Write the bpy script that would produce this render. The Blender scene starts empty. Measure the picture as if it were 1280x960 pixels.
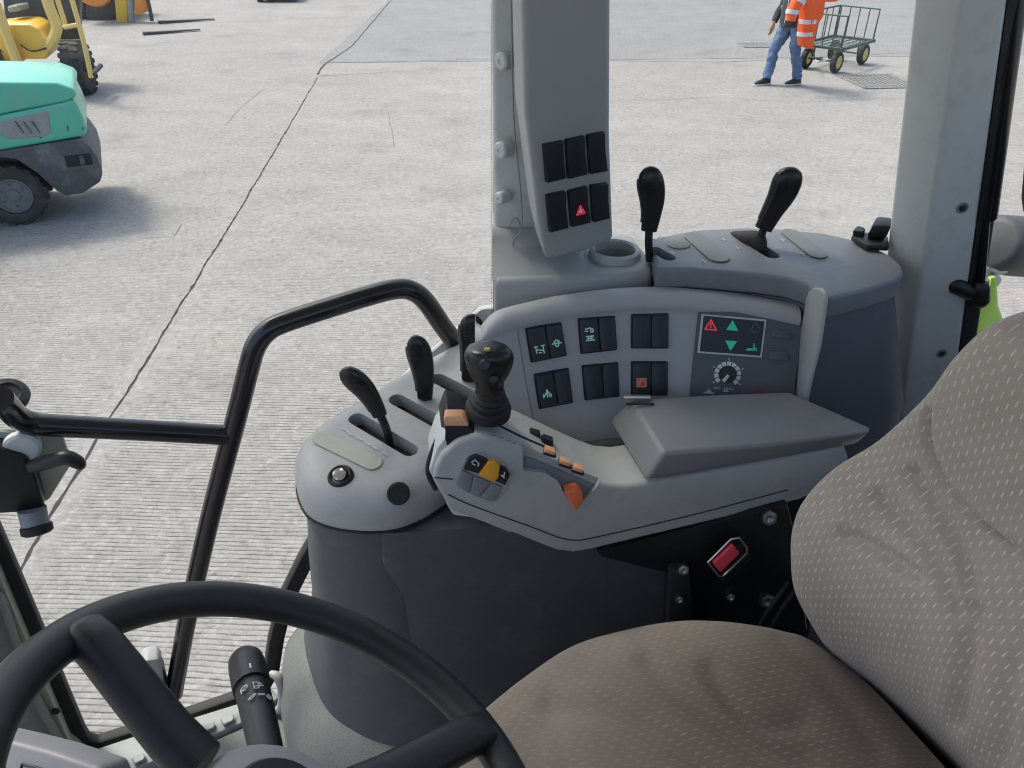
import bpy, bmesh, math, random
from mathutils import Vector, Matrix, noise
random.seed(7)
R = math.radians
SC = bpy.context.scene
COL = SC.collection

# ------------------------------------------------------------------ camera, sky, sun, exposure
EYE = 2.6                      # eye height above the yard: the photographer stands in the cab door
PITCH = 33.0
F = 961.0                      # focal length in photo pixels (1280 wide)
cam = bpy.data.cameras.new("camera"); camo = bpy.data.objects.new("camera", cam); COL.objects.link(camo)
cam.sensor_width = 36.0; cam.lens = 36.0 * F / 1280.0
cam.clip_start = 0.02; cam.clip_end = 2000
camo.location = (0, 0, EYE); camo.rotation_euler = (R(90 - PITCH), 0, 0)
SC.camera = camo

SUN_EL, SUN_AZ = 57.0, -56.0   # azimuth from +Y towards +X
world = bpy.data.worlds.new("World"); SC.world = world; world.use_nodes = True
wn = world.node_tree
sky = wn.nodes.new("ShaderNodeTexSky"); sky.sky_type = 'NISHITA'; sky.sun_disc = False
sky.sun_elevation = R(SUN_EL); sky.sun_rotation = R(SUN_AZ)
sky.dust_density = 4.0; sky.air_density = 1.0; sky.ozone_density = 1.0
wn.links.new(sky.outputs[0], wn.nodes["Background"].inputs[0])
wn.nodes["Background"].inputs[1].default_value = 0.15
sl = bpy.data.lights.new("sun", 'SUN'); sl.energy = 1.45; sl.angle = R(11.0); sl.color = (1.0, 0.95, 0.885)
so = bpy.data.objects.new("sun", sl); COL.objects.link(so); so.location = (-6, 8, 12)
sd = Vector((math.sin(R(SUN_AZ)) * math.cos(R(SUN_EL)), math.cos(R(SUN_AZ)) * math.cos(R(SUN_EL)), math.sin(R(SUN_EL))))
so.rotation_euler = sd.to_track_quat('Z', 'Y').to_euler()
SC.view_settings.view_transform = 'Standard'; SC.view_settings.look = 'None'
SC.view_settings.gamma = 1.0; SC.view_settings.exposure = 1.0
SC.cycles.filter_width = 1.1; SC.cycles.use_denoising = True; SC.cycles.sample_clamp_indirect = 6.0
SC.cycles.max_bounces = 8; SC.cycles.transparent_max_bounces = 16

# ------------------------------------------------------------------ measuring helpers
CP, SP = math.cos(R(PITCH)), math.sin(R(PITCH))
def ray(px, py):
    x = (px - 640) / F; v = (480 - py) / F
    return Vector((x, CP + v * SP, -SP + v * CP))
def at(px, py, w=None, y=None, x=None, g=None):
    """world point seen at photo pixel px,py on the plane: height w below/above the eye, depth y, side x, or the ground g"""
    d = ray(px, py)
    if g is not None: t = (g - EYE) / d.z
    elif w is not None: t = w / d.z
    elif y is not None: t = y / d.y
    else: t = x / d.x
    return Vector((d.x * t, d.y * t, EYE + d.z * t))
def V(x, y, w): return Vector((x, y, EYE + w))
class Pl:
    def __init__(s, a, b, c): s.o = a; s.n = (b - a).cross(c - a).normalized(); s.n = -s.n if s.n.y > 0 else s.n
    def hit(s, px, py, off=0.0):
        d = ray(px, py); e = Vector((0, 0, EYE)); o = s.o + s.n * off
        return e + d * ((o - e).dot(s.n) / d.dot(s.n))
def topx(p):
    q = p - Vector((0, 0, EYE)); dp = q.y * CP - q.z * SP
    return 640 + F * q.x / dp, 480 - F * (q.y * SP + q.z * CP) / dp

# ------------------------------------------------------------------ materials
MATS = {}
def nodes_of(name):
    m = bpy.data.materials.new(name); m.use_nodes = True
    return m, m.node_tree, m.node_tree.nodes["Principled BSDF"]
def N(nt, t, **kw):
    n = nt.nodes.new(t)
    for k, v in kw.items():
        if k in n.inputs: n.inputs[k].default_value = v
        else: setattr(n, k, v)
    return n
def ramp(nt, src, a, b, ca=(0, 0, 0, 1), cb=(1, 1, 1, 1)):
    r = nt.nodes.new("ShaderNodeValToRGB"); r.color_ramp.elements[0].position = a; r.color_ramp.elements[1].position = b
    r.color_ramp.elements[0].color = ca; r.color_ramp.elements[1].color = cb
    nt.links.new(src, r.inputs[0]); return r.outputs[0]
def mixc(nt, fac, a, b):
    m = nt.nodes.new("ShaderNodeMix"); m.data_type = 'RGBA'
    for i, v in ((0, fac), (6, a), (7, b)):
        if hasattr(v, 'links') or isinstance(v, bpy.types.NodeSocket): nt.links.new(v, m.inputs[i])
        elif isinstance(v, (int, float)): m.inputs[i].default_value = v
        else: m.inputs[i].default_value = (*v[:3], 1)
    return m.outputs[2]
def mat(name, col, rough=0.5, metal=0.0, grain=0.0, gscale=900.0, var=0.08, vscale=9.0, spec=0.5, coat=0.0, dirt=None, dirt_amt=0.0, wear_scale=30.0, emit=None, es=0.0):
    if name in MATS: return MATS[name]
    m, nt, b = nodes_of(name)
    tc = N(nt, "ShaderNodeTexCoord"); L = nt.links
    n1 = N(nt, "ShaderNodeTexNoise", Scale=vscale, Detail=6.0, Roughness=0.6); L.new(tc.outputs["Object"], n1.inputs["Vector"])
    lo = [c * (1 - var) for c in col[:3]]; hi = [min(1, c * (1 + var)) for c in col[:3]]
    c = mixc(nt, n1.outputs[0], lo, hi)
    if dirt:
        n2 = N(nt, "ShaderNodeTexNoise", Scale=wear_scale, Detail=9.0, Roughness=0.72); L.new(tc.outputs["Object"], n2.inputs["Vector"])
        f = ramp(nt, n2.outputs[0], 0.50, 0.72)
        mm = N(nt, "ShaderNodeMath", operation='MULTIPLY'); L.new(f, mm.inputs[0]); mm.inputs[1].default_value = dirt_amt
        c = mixc(nt, mm.outputs[0], c, dirt)
    L.new(c, b.inputs["Base Color"])
    b.inputs["Metallic"].default_value = metal
    b.inputs["Specular IOR Level"].default_value = spec
    b.inputs["Coat Weight"].default_value = coat
    rr = N(nt, "ShaderNodeMapRange"); L.new(n1.outputs[0], rr.inputs[0])
    rr.inputs[3].default_value = max(0.02, rough - 0.07); rr.inputs[4].default_value = min(1, rough + 0.07)
    L.new(rr.outputs[0], b.inputs["Roughness"])
    if grain:
        n3 = N(nt, "ShaderNodeTexNoise", Scale=gscale, Detail=3.0); L.new(tc.outputs["Object"], n3.inputs["Vector"])
        bp = N(nt, "ShaderNodeBump", Strength=grain, Distance=0.0006); L.new(n3.outputs[0], bp.inputs["Height"])
        L.new(bp.outputs[0], b.inputs["Normal"])
    if emit:
        b.inputs["Emission Color"].default_value = (*emit, 1); b.inputs["Emission Strength"].default_value = es
    MATS[name] = m; return m
DUST = (0.42, 0.40, 0.36)
M_LIGHT = mat("light_grey_plastic", (0.405, 0.41, 0.395), 0.40, grain=0.25, dirt=(0.24, 0.24, 0.23), dirt_amt=0.35)
M_PILLAR = mat("pillar_plastic", (0.55, 0.57, 0.55), 0.55, grain=0.2, dirt=(0.30, 0.30, 0.28), dirt_amt=0.35)
M_GREY = mat("mid_grey_plastic", (0.21, 0.225, 0.24), 0.45, grain=0.3, dirt=(0.30, 0.30, 0.29), dirt_amt=0.3)
M_POD = mat("pod_grey_plastic", (0.335, 0.345, 0.34), 0.5, grain=0.3, dirt=(0.33, 0.33, 0.32), dirt_amt=0.25)
M_PANEL = mat("panel_grey_plastic", (0.39, 0.39, 0.39), 0.5, grain=0.3, dirt=(0.36, 0.36, 0.35), dirt_amt=0.25)
M_BLUEGREY = mat("blue_grey_cover_plastic", (0.185, 0.198, 0.212), 0.5, grain=0.35, dirt=DUST, dirt_amt=0.22)
M_NAVY = mat("dark_slate_plastic", (0.080, 0.089, 0.101), 0.5, grain=0.35, dirt=(0.17, 0.165, 0.155), dirt_amt=0.4, wear_scale=17)
M_SILL = mat("worn_sill_plastic", (0.27, 0.285, 0.275), 0.5, grain=0.3, dirt=(0.15, 0.15, 0.14), dirt_amt=0.6)
M_DASH = mat("instrument_panel_grey", (0.17, 0.175, 0.19), 0.5, grain=0.3, dirt=(0.30, 0.30, 0.29), dirt_amt=0.3)
M_BASE = mat("slate_grey_cover_base", (0.105, 0.115, 0.13), 0.55, grain=0.35, dirt=(0.17, 0.17, 0.17), dirt_amt=0.25, wear_scale=14)
M_PAD = mat("armrest_pad_vinyl", (0.18, 0.184, 0.186), 0.34, grain=0.5, gscale=1500, dirt=(0.24, 0.23, 0.21), dirt_amt=0.45, wear_scale=11)
M_BLACK = mat("black_plastic", (0.009, 0.0095, 0.011), 0.42, grain=0.3, dirt=(0.06, 0.06, 0.058), dirt_amt=0.2)
M_SWITCH = mat("rocker_black_plastic", (0.014, 0.016, 0.022), 0.38, grain=0.3)
M_GRIP = mat("glossy_black_grip", (0.009, 0.0095, 0.011), 0.28, grain=0.2, dirt=(0.05, 0.05, 0.05), dirt_amt=0.15)
M_RUBBER = mat("black_rubber", (0.012, 0.012, 0.013), 0.7, dirt=(0.06, 0.06, 0.055), dirt_amt=0.3)
M_WHEEL = mat("wheel_rim_polyurethane", (0.016, 0.0165, 0.018), 0.36, grain=0.5, gscale=1400, dirt=(0.045, 0.043, 0.04), dirt_amt=0.4, wear_scale=18)
M_RAIL = mat("black_powder_coat", (0.006, 0.006, 0.009), 0.25, coat=0.3, dirt=(0.05, 0.05, 0.05), dirt_amt=0.12)
M_TRIM = mat("speckled_grey_trim", (0.17, 0.178, 0.168), 0.75, grain=0.9, gscale=420, dirt=(0.045, 0.045, 0.043), dirt_amt=0.95, wear_scale=380)
M_OLIVE = mat("olive_grey_paint", (0.34, 0.36, 0.29), 0.5, dirt=(0.10, 0.10, 0.09), dirt_amt=0.3)
M_OLIVED = mat("dark_olive_grey_trim", (0.115, 0.13, 0.115), 0.6, grain=.3, dirt=(0.07, 0.07, 0.065), dirt_amt=0.3)
M_CREAM = mat("faded_cream_decal", (0.46, 0.46, 0.37), 0.5, dirt=(0.33, 0.33, 0.28), dirt_amt=0.5)
M_DECALGREY = mat("dull_grey_decal", (0.19, 0.195, 0.185), 0.55, dirt=(0.26, 0.26, 0.24), dirt_amt=0.3)
M_STEEL = mat("dull_steel", (0.45, 0.45, 0.44), 0.35, metal=1.0)
M_CHROME = mat("polished_chrome", (0.75, 0.75, 0.76), 0.12, metal=1.0)
M_WHITE = mat("white_print", (0.75, 0.77, 0.76), 0.5, var=0.05)
M_OFFWHITE = mat("worn_white_print", (0.55, 0.57, 0.56), 0.5)
M_GREENLED = mat("pale_green_symbol", (0.45, 0.68, 0.55), 0.5, emit=(0.35, 0.75, 0.5), es=0.05)
M_GREEN = mat("green_indicator", (0.03, 0.42, 0.23), 0.4, emit=(0.03, 0.5, 0.25), es=0.10)
M_DIMGREEN = mat("unlit_indicator", (0.045, 0.11, 0.105), 0.4)
M_RED = mat("red_indicator", (0.65, 0.03, 0.06), 0.4, emit=(0.8, 0.03, 0.06), es=0.25)
M_REDPRINT = mat("red_print", (0.50, 0.05, 0.05), 0.5)
M_SALMON = mat("salmon_symbol", (0.72, 0.27, 0.20), 0.5)
M_ORANGE = mat("orange_plastic", (0.75, 0.16, 0.06), 0.42)
M_PEACH = mat("faded_orange_plastic", (0.72, 0.36, 0.18), 0.45, dirt=(0.7, 0.5, 0.35), dirt_amt=0.5)
M_YELLOW = mat("amber_plastic", (0.78, 0.36, 0.03), 0.4)
M_BUCKLE = mat("seat_belt_red", (0.72, 0.06, 0.09), 0.4)
M_LIME = mat("lime_green_paint", (0.42, 0.70, 0.10), 0.35, coat=0.4)
M_TEAL = mat("teal_paint", (0.085, 0.46, 0.315), 0.36, coat=0.25, var=0.10, vscale=3, dirt=(0.26, 0.33, 0.28), dirt_amt=0.8, wear_scale=5)
M_TYRE = mat("dusty_tyre_rubber", (0.045, 0.044, 0.042), 0.85, dirt=(0.19, 0.18, 0.165), dirt_amt=0.55, wear_scale=9)
M_CWT = mat("dark_grey_casting", (0.075, 0.08, 0.088), 0.6, dirt=(0.24, 0.23, 0.21), dirt_amt=0.6, wear_scale=5)
M_MYEL = mat("machine_yellow_paint", (0.78, 0.47, 0.035), 0.4, coat=0.2, dirt=(0.45, 0.33, 0.13), dirt_amt=0.4, wear_scale=5)
M_PALEYEL = mat("faded_yellow_paint", (0.76, 0.55, 0.17), 0.45, dirt=(0.5, 0.42, 0.25), dirt_amt=0.4, wear_scale=6)
M_ORANGEPAINT = mat("orange_machine_paint", (0.80, 0.27, 0.04), 0.45, dirt=(0.45, 0.25, 0.12), dirt_amt=0.4, wear_scale=6)
M_DARKMETAL = mat("dark_machine_metal", (0.035, 0.036, 0.042), 0.6, dirt=(0.14, 0.12, 0.10), dirt_amt=0.5, wear_scale=6)
M_RIM = mat("dusty_grey_rim", (0.15, 0.155, 0.16), 0.6, dirt=(0.26, 0.25, 0.23), dirt_amt=0.5, wear_scale=12)
M_GRILLE = mat("pale_grille_grey", (0.27, 0.29, 0.28), 0.6, dirt=(0.15, 0.14, 0.13), dirt_amt=0.6, wear_scale=12)
M_CARTGREEN = mat("dark_green_cart_steel", (0.035, 0.07, 0.06), 0.5)
M_CARTYEL = mat("cream_wheel_rim", (0.72, 0.56, 0.20), 0.5)
M_JEANS = mat("blue_denim", (0.10, 0.165, 0.285), 0.85, var=0.4, vscale=9, dirt=(0.26, 0.34, 0.46), dirt_amt=0.7, wear_scale=9)
M_JACKET = mat("charcoal_jacket_cloth", (0.035, 0.037, 0.042), 0.85, var=0.2)
M_FLEECE = mat("grey_fleece_panel", (0.12, 0.12, 0.125), 0.9, var=0.2)
M_HIVIS = mat("orange_hi_vis_cloth", (0.92, 0.13, 0.025), 0.7, var=0.15, vscale=14)
M_BAND = mat("silver_reflective_tape", (0.62, 0.62, 0.66), 0.45)
M_SKIN = mat("skin", (0.50, 0.30, 0.22), 0.55)
M_HAIR = mat("dark_brown_hair", (0.035, 0.022, 0.015), 0.6)
M_SHOE = mat("black_shoe", (0.02, 0.02, 0.022), 0.6)
M_SOLE = mat("white_shoe_sole", (0.62, 0.62, 0.62), 0.6)
M_IRON = mat("cast_iron", (0.185, 0.18, 0.172), 0.8, dirt=(0.32, 0.31, 0.29), dirt_amt=0.85, wear_scale=14)
M_JOINT = mat("joint_dirt", (0.030, 0.028, 0.026), 0.9)
M_CRACK = mat("crack_dirt", (0.19, 0.18, 0.165), 0.9)

def glass_mat():
    m = bpy.data.materials.new("window_glass"); m.use_nodes = True; nt = m.node_tree; nt.nodes.clear()
    o = N(nt, "ShaderNodeOutputMaterial"); t = N(nt, "ShaderNodeBsdfTransparent"); g = N(nt, "ShaderNodeBsdfGlossy")
    t.inputs[0].default_value = (0.955, 0.975, 0.965, 1); g.inputs["Roughness"].default_value = 0.02
    lw = N(nt, "ShaderNodeLayerWeight", Blend=0.5); pw_ = N(nt, "ShaderNodeMath", operation='POWER'); pw_.inputs[1].default_value = 5.0
    mm = N(nt, "ShaderNodeMath", operation='MULTIPLY_ADD'); mm.inputs[1].default_value = 0.7; mm.inputs[2].default_value = 0.03
    mx = N(nt, "ShaderNodeMixShader"); nt.links.new(lw.outputs["Facing"], pw_.inputs[0]); nt.links.new(pw_.outputs[0], mm.inputs[0]); nt.links.new(mm.outputs[0], mx.inputs[0])
    nt.links.new(t.outputs[0], mx.inputs[1]); nt.links.new(g.outputs[0], mx.inputs[2]); nt.links.new(mx.outputs[0], o.inputs[0])
    return m
M_GLASS = glass_mat()

def concrete(name, base, groove=1.0):
    m, nt, b = nodes_of(name); L = nt.links
    tc = N(nt, "ShaderNodeTexCoord"); P = tc.outputs["Object"]
    def noi(s, d=6, r=0.6, vec=P):
        n = N(nt, "ShaderNodeTexNoise", Scale=s, Detail=float(d), Roughness=r); L.new(vec, n.inputs["Vector"]); return n.outputs[0]
    big = noi(0.55, 5, 0.6); mid = noi(2.1, 8, 0.7); fine = noi(70, 7, 0.75)
    mp = N(nt, "ShaderNodeMapping"); mp.inputs["Scale"].default_value = (0.35, 3.2, 1); mp.inputs["Rotation"].default_value = (0, 0, R(4)); L.new(P, mp.inputs[0])
    streak = noi(2.6, 7, 0.7, mp.outputs[0])
    c = mixc(nt, ramp(nt, big, 0.3, 0.7), [k * 0.84 for k in base], [min(1, k * 1.08) for k in base])
    c = mixc(nt, ramp(nt, mid, 0.35, 0.75), c, [base[0] * 0.78, base[1] * 0.77, base[2] * 0.75])
    st = N(nt, "ShaderNodeMath", operation='MULTIPLY'); L.new(ramp(nt, streak, 0.48, 0.7), st.inputs[0]); st.inputs[1].default_value = 0.22
    c = mixc(nt, st.outputs[0], c, [min(1, k * 1.22) for k in base])
    warm = N(nt, "ShaderNodeMath", operation='MULTIPLY'); L.new(ramp(nt, noi(0.8, 4), 0.55, 0.75), warm.inputs[0]); warm.inputs[1].default_value = 0.35
    c = mixc(nt, warm.outputs[0], c, (base[0] * 1.02, base[1] * 0.93, base[2] * 0.78))
    fm = N(nt, "ShaderNodeMath", operation='MULTIPLY'); L.new(ramp(nt, fine, 0.52, 0.75), fm.inputs[0]); fm.inputs[1].default_value = 0.55
    c = mixc(nt, fm.outputs[0], c, [k * 0.62 for k in base])
    grit = noi(17, 8, 0.78)
    c = mixc(nt, ramp(nt, grit, 0.51, 0.68, (0, 0, 0, 1), (0.8, 0.8, 0.8, 1)), c, [k * 0.46 for k in base])
    c = mixc(nt, ramp(nt, noi(23, 8, 0.8), 0.51, 0.66, (0, 0, 0, 1), (0.7, 0.7, 0.7, 1)), c, [min(1, k * 1.45) for k in base])
    spk = N(nt, "ShaderNodeTexVoronoi", Scale=3.2); L.new(P, spk.inputs["Vector"])
    c = mixc(nt, ramp(nt, spk.outputs["Distance"], 0.02, 0.05, (0.55, 0.55, 0.55, 1), (0, 0, 0, 1)), c, (0.06, 0.058, 0.05))
    oil = N(nt, "ShaderNodeMath", operation='MULTIPLY'); L.new(ramp(nt, noi(0.9, 6, 0.62), 0.56, 0.76), oil.inputs[0]); oil.inputs[1].default_value = 0.5
    c = mixc(nt, oil.outputs[0], c, [k * 0.45 for k in base])
    # tamped grooves: dark dirty lines about 3 cm apart, clear near the tractor and worn away farther out
    sx = N(nt, "ShaderNodeSeparateXYZ"); L.new(P, sx.inputs[0])
    mpb = N(nt, 'ShaderNodeMapping'); mpb.inputs['Scale'].default_value = (0.5, 1.6, 1); L.new(P, mpb.inputs[0]); mpb = mpb.outputs[0]
    wob = noi(3.0, 5, 0.65); wob2 = noi(0.7, 2)
    def mth(op, a, bb=0.0):
        k = N(nt, "ShaderNodeMath", operation=op)
        for i, q in enumerate((a, bb)):
            if isinstance(q, (int, float)): k.inputs[i].default_value = q
            else: L.new(q, k.inputs[i])
        return k.outputs[0]
    ph = mth('ADD', mth('ADD', mth('MULTIPLY', sx.outputs[1], 1 / 0.0265), mth('MULTIPLY', sx.outputs[0], 1.5)), mth('ADD', mth('MULTIPLY', wob, 1.0), mth('MULTIPLY', wob2, 2.2)))
    tri = mth('PINGPONG', ph, 0.5)
    line = ramp(nt, tri, 0.07, 0.17, (1, 1, 1, 1), (0, 0, 0, 1))
    msk = N(nt, "ShaderNodeMapRange"); msk.inputs[1].default_value = 3.4; msk.inputs[2].default_value = 7.5; msk.inputs[3].default_value = 1.0; msk.inputs[4].default_value = 0.06
    L.new(mth('ADD', sx.outputs[1], mth('MULTIPLY', mth('SUBTRACT', big, 0.5), 2.5)), msk.inputs[0])
    ja, jc = at(22, 715, g=0), at(397, 97, g=0); jn = Vector((-(jc - ja).y, (jc - ja).x, 0)).normalized()
    jd = mth('ABSOLUTE', mth('SUBTRACT', mth('ADD', mth('MULTIPLY', sx.outputs[0], jn.x), mth('MULTIPLY', sx.outputs[1], jn.y)), jn.dot(ja)))
    jm = ramp(nt, mth('ADD', jd, mth('MULTIPLY', mth('SUBTRACT', wob, 0.5), 0.12)), 0.05, 0.16)
    brk = ramp(nt, noi(16, 7, 0.8, mpb), 0.33, 0.60)
    lm = mth('MULTIPLY', mth('MULTIPLY', line, msk.outputs[0]), mth('MULTIPLY', mth('MULTIPLY', brk, jm), 0.95 * groove))
    c = mixc(nt, lm, c, [k * 0.16 for k in base])
    L.new(c, b.inputs["Base Color"]); b.inputs["Roughness"].default_value = 0.9; b.inputs["Specular IOR Level"].default_value = 0.25
    h = mth('ADD', mth('MULTIPLY', mth('MULTIPLY', mth('PINGPONG', ph, 0.5), msk.outputs[0]), groove), mth('MULTIPLY', fine, 0.6))
    bp = N(nt, "ShaderNodeBump", Strength=0.55, Distance=0.006); L.new(h, bp.inputs["Height"]); L.new(bp.outputs[0], b.inputs["Normal"])
    return m
M_CONC = concrete("tamped_concrete", (0.318, 0.305, 0.284))
M_CONC2 = concrete("smooth_concrete", (0.27, 0.265, 0.26), 0.15)

def fabric(name, base, dash_amt, brown, worn=None):
    m, nt, b = nodes_of(name); L = nt.links
    uv = N(nt, "ShaderNodeUVMap"); sx = N(nt, "ShaderNodeSeparateXYZ"); L.new(uv.outputs[0], sx.inputs[0])
    tc = N(nt, "ShaderNodeTexCoord")
    def mth(op, a, bb=0.0):
        k = N(nt, "ShaderNodeMath", operation=op)
        for i, q in enumerate((a, bb)):
            if isinstance(q, (int, float)): k.inputs[i].default_value = q
            else: L.new(q, k.inputs[i])
        return k.outputs[0]
    u = mth('MULTIPLY', sx.outputs[0], 1 / 0.0074); v = mth('MULTIPLY', sx.outputs[1], 1 / 0.0150)
    odd = mth('MULTIPLY', mth('MODULO', mth('ADD', mth('FLOOR', u), 1000.0), 2.0), 0.5)
    fv0 = mth('SUBTRACT', mth('FRACT', mth('ADD', v, odd)), 0.5)
    sk = mth('ABSOLUTE', mth('SUBTRACT', mth('SUBTRACT', mth('FRACT', u), 0.5), mth('MULTIPLY', fv0, 0.15)))
    du = ramp(nt, sk, 0.075, 0.135, (1, 1, 1, 1), (0, 0, 0, 1)); dv = ramp(nt, mth('ABSOLUTE', fv0), 0.19, 0.26, (1, 1, 1, 1), (0, 0, 0, 1))
    n1 = N(nt, "ShaderNodeTexNoise", Scale=9.0, Detail=7.0, Roughness=0.65); L.new(tc.outputs["Object"], n1.inputs["Vector"])
    n2 = N(nt, "ShaderNodeTexNoise", Scale=900.0, Detail=4.0, Roughness=0.7); L.new(tc.outputs["Object"], n2.inputs["Vector"])
    n3 = N(nt, "ShaderNodeTexNoise", Scale=60.0, Detail=6.0, Roughness=0.7); L.new(tc.outputs["Object"], n3.inputs["Vector"])
    c = mixc(nt, ramp(nt, n1.outputs[0], 0.35, 0.68), base, brown)
    if worn:                                            # ragged sat-in brown patch; its paler surround also paints window light on the front
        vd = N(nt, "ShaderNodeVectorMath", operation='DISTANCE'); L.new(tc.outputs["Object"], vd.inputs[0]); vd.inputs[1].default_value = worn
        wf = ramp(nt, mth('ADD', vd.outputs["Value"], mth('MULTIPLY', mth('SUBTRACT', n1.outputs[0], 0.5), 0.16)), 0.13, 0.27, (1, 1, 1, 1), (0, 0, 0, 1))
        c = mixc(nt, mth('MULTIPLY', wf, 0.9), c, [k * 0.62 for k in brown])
    c = mixc(nt, mth('MULTIPLY', n2.outputs[0], 0.55), c, [k * 0.45 for k in base])
    c = mixc(nt, mth('MULTIPLY', ramp(nt, n3.outputs[0], 0.55, 0.8), 0.3), c, [k * 0.6 for k in base])
    d = mth('MULTIPLY', mth('MULTIPLY', du, dv), mth('MULTIPLY', ramp(nt, n3.outputs[0], 0.25, 0.6), dash_amt))
    c = mixc(nt, d, c, (0.74, 0.70, 0.62))
    L.new(c, b.inputs["Base Color"]); b.inputs["Roughness"].default_value = 0.95; b.inputs["Specular IOR Level"].default_value = 0.15
    b.inputs["Sheen Weight"].default_value = 0.25; b.inputs["Sheen Roughness"].default_value = 0.6
    h = mth('ADD', mth('MULTIPLY', n2.outputs[0], 0.8), mth('MULTIPLY', d, 0.6))
    bp = N(nt, "ShaderNodeBump", Strength=0.7, Distance=0.0012); L.new(h, bp.inputs["Height"]); L.new(bp.outputs[0], b.inputs["Normal"])
    return m
M_SEATBACK = fabric("dashed_seat_fabric", (0.56, 0.485, 0.395), 0.9, (0.45, 0.365, 0.28))
M_SEATBASE = fabric("worn_lit_seat_fabric", (0.50, 0.425, 0.34), 0.26, (0.32, 0.24, 0.175), (0.06, 0.10, 0.05))

# ------------------------------------------------------------------ mesh helpers
def BM(): return bmesh.new()
def cr(pts, sub, closed=False):
    """Catmull-Rom resampling of points"""
    pts = [Vector(p) for p in pts]; n = len(pts); out = []
    rng = range(n) if closed else range(n - 1)
    for i in rng:
        g = (lambda k: pts[k % n]) if closed else (lambda k: pts[max(0, min(n - 1, k))])
        a, b, c, d = g(i - 1), g(i), g(i + 1), g(i + 2)
        for s in range(sub):
            t = s / sub
            out.append(0.5 * ((2 * b) + (c - a) * t + (2 * a - 5 * b + 4 * c - d) * t * t + (3 * b - a - 3 * c + d) * t ** 3))
    if not closed: out.append(pts[-1].copy())
    return out
def loft(bm, rings, cap0=True, cap1=True, closed=True):
    vs = [[bm.verts.new(p) for p in r] for r in rings]
    n = len(rings[0])
    for a, b in zip(vs, vs[1:]):
        for i in range(n if closed else n - 1):
            j = (i + 1) % n
            try: bm.faces.new((a[i], a[j], b[j], b[i]))
            except ValueError: pass
    if closed and cap0: bm.faces.new(list(reversed(vs[0])))
    if closed and cap1: bm.faces.new(vs[-1])
    return bm
def frames(pts):
    T = []
    for i in range(len(pts)):
        a = pts[max(0, i - 1)]; b = pts[min(len(pts) - 1, i + 1)]; T.append((b - a).normalized())
    up = Vector((0, 0, 1)) if abs(T[0].z) < 0.9 else Vector((1, 0, 0))
    nrm = (up - T[0] * up.dot(T[0])).normalized(); res = []
    for t in T:
        nrm = (nrm - t * nrm.dot(t)).normalized(); res.append((nrm.copy(), t.cross(nrm)))
    return res
def tube(bm, pts, r, seg=12, sub=1, flat=1.0):
    pts = [Vector(p) for p in pts]
    n0 = len(pts)
    if sub > 1: pts = cr(pts, sub)
    fr = frames(pts); rings = []
    for i, p in enumerate(pts):
        if isinstance(r, (list, tuple)):
            f = i / (len(pts) - 1) * (n0 - 1); k = min(int(f), n0 - 2); rr = r[k] + (r[k + 1] - r[k]) * (f - k)
        else: rr = r
        a, b = fr[i]
        rings.append([p + (a * math.cos(2 * math.pi * k / seg) + b * math.sin(2 * math.pi * k / seg) * flat) * rr for k in range(seg)])
    return loft(bm, rings)
def bev(bm, w, seg=2, ang=25):
    if w <= 0: return bm
    bmesh.ops.recalc_face_normals(bm, faces=bm.faces)
    es = [e for e in bm.edges if len(e.link_faces) == 2 and e.calc_face_angle(0) > R(ang)]
    bmesh.ops.bevel(bm, geom=es, offset=w, segments=seg, profile=0.5, affect='EDGES', clamp_overlap=True)
    return bm
def prism(pts, vec, b=0.0, seg=2, bm=None):
    t = BM(); pts = [Vector(p) for p in pts]; vec = Vector(vec)
    loft(t, [pts, [p + vec for p in pts]]); bev(t, b, seg)
    if bm is None: return t
    join(bm, t); return bm
def join(bm, t):
    me = bpy.data.meshes.new("tmp"); bmesh.ops.recalc_face_normals(t, faces=t.faces); t.to_mesh(me); t.free(); bm.from_mesh(me); bpy.data.meshes.remove(me); return bm
def box(c, hx, hy, hz, b=0.0, seg=2, bm=None, rz=0.0, M=None):
    c = Vector(c); rot = M if M else Matrix.Rotation(rz, 3, 'Z')
    q = [c + rot @ Vector((sx * hx, sy * hy, -hz)) for sx, sy in ((-1, -1), (1, -1), (1, 1), (-1, 1))]
    return prism(q, rot @ Vector((0, 0, 2 * hz)), b, seg, bm)
def lathe(bm, prof, o, ax, seg=24, cap=True):
    ax = Vector(ax).normalized(); o = Vector(o)
    up = Vector((0, 0, 1)) if abs(ax.z) < 0.9 else Vector((1, 0, 0))
    a = (up - ax * up.dot(ax)).normalized(); b = ax.cross(a)
    loft(bm, [[o + ax * h + (a * math.cos(2 * math.pi * k / seg) + b * math.sin(2 * math.pi * k / seg)) * max(r, 1e-5) for k in range(seg)] for r, h in prof], cap, cap)
    return bm
def offs(ring, d):
    """inset a closed plan outline by d"""
    n = len(ring); area = sum(ring[i].x * ring[(i + 1) % n].y - ring[(i + 1) % n].x * ring[i].y for i in range(n))
    s = 1 if area > 0 else -1; out = []
    for i in range(n):
        t = ring[(i + 1) % n] - ring[i - 1]; nr = Vector((-t.y, t.x, 0)) * s
        nr.normalize(); out.append(ring[i] + nr * d)
    return out
ORG = {}
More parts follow.
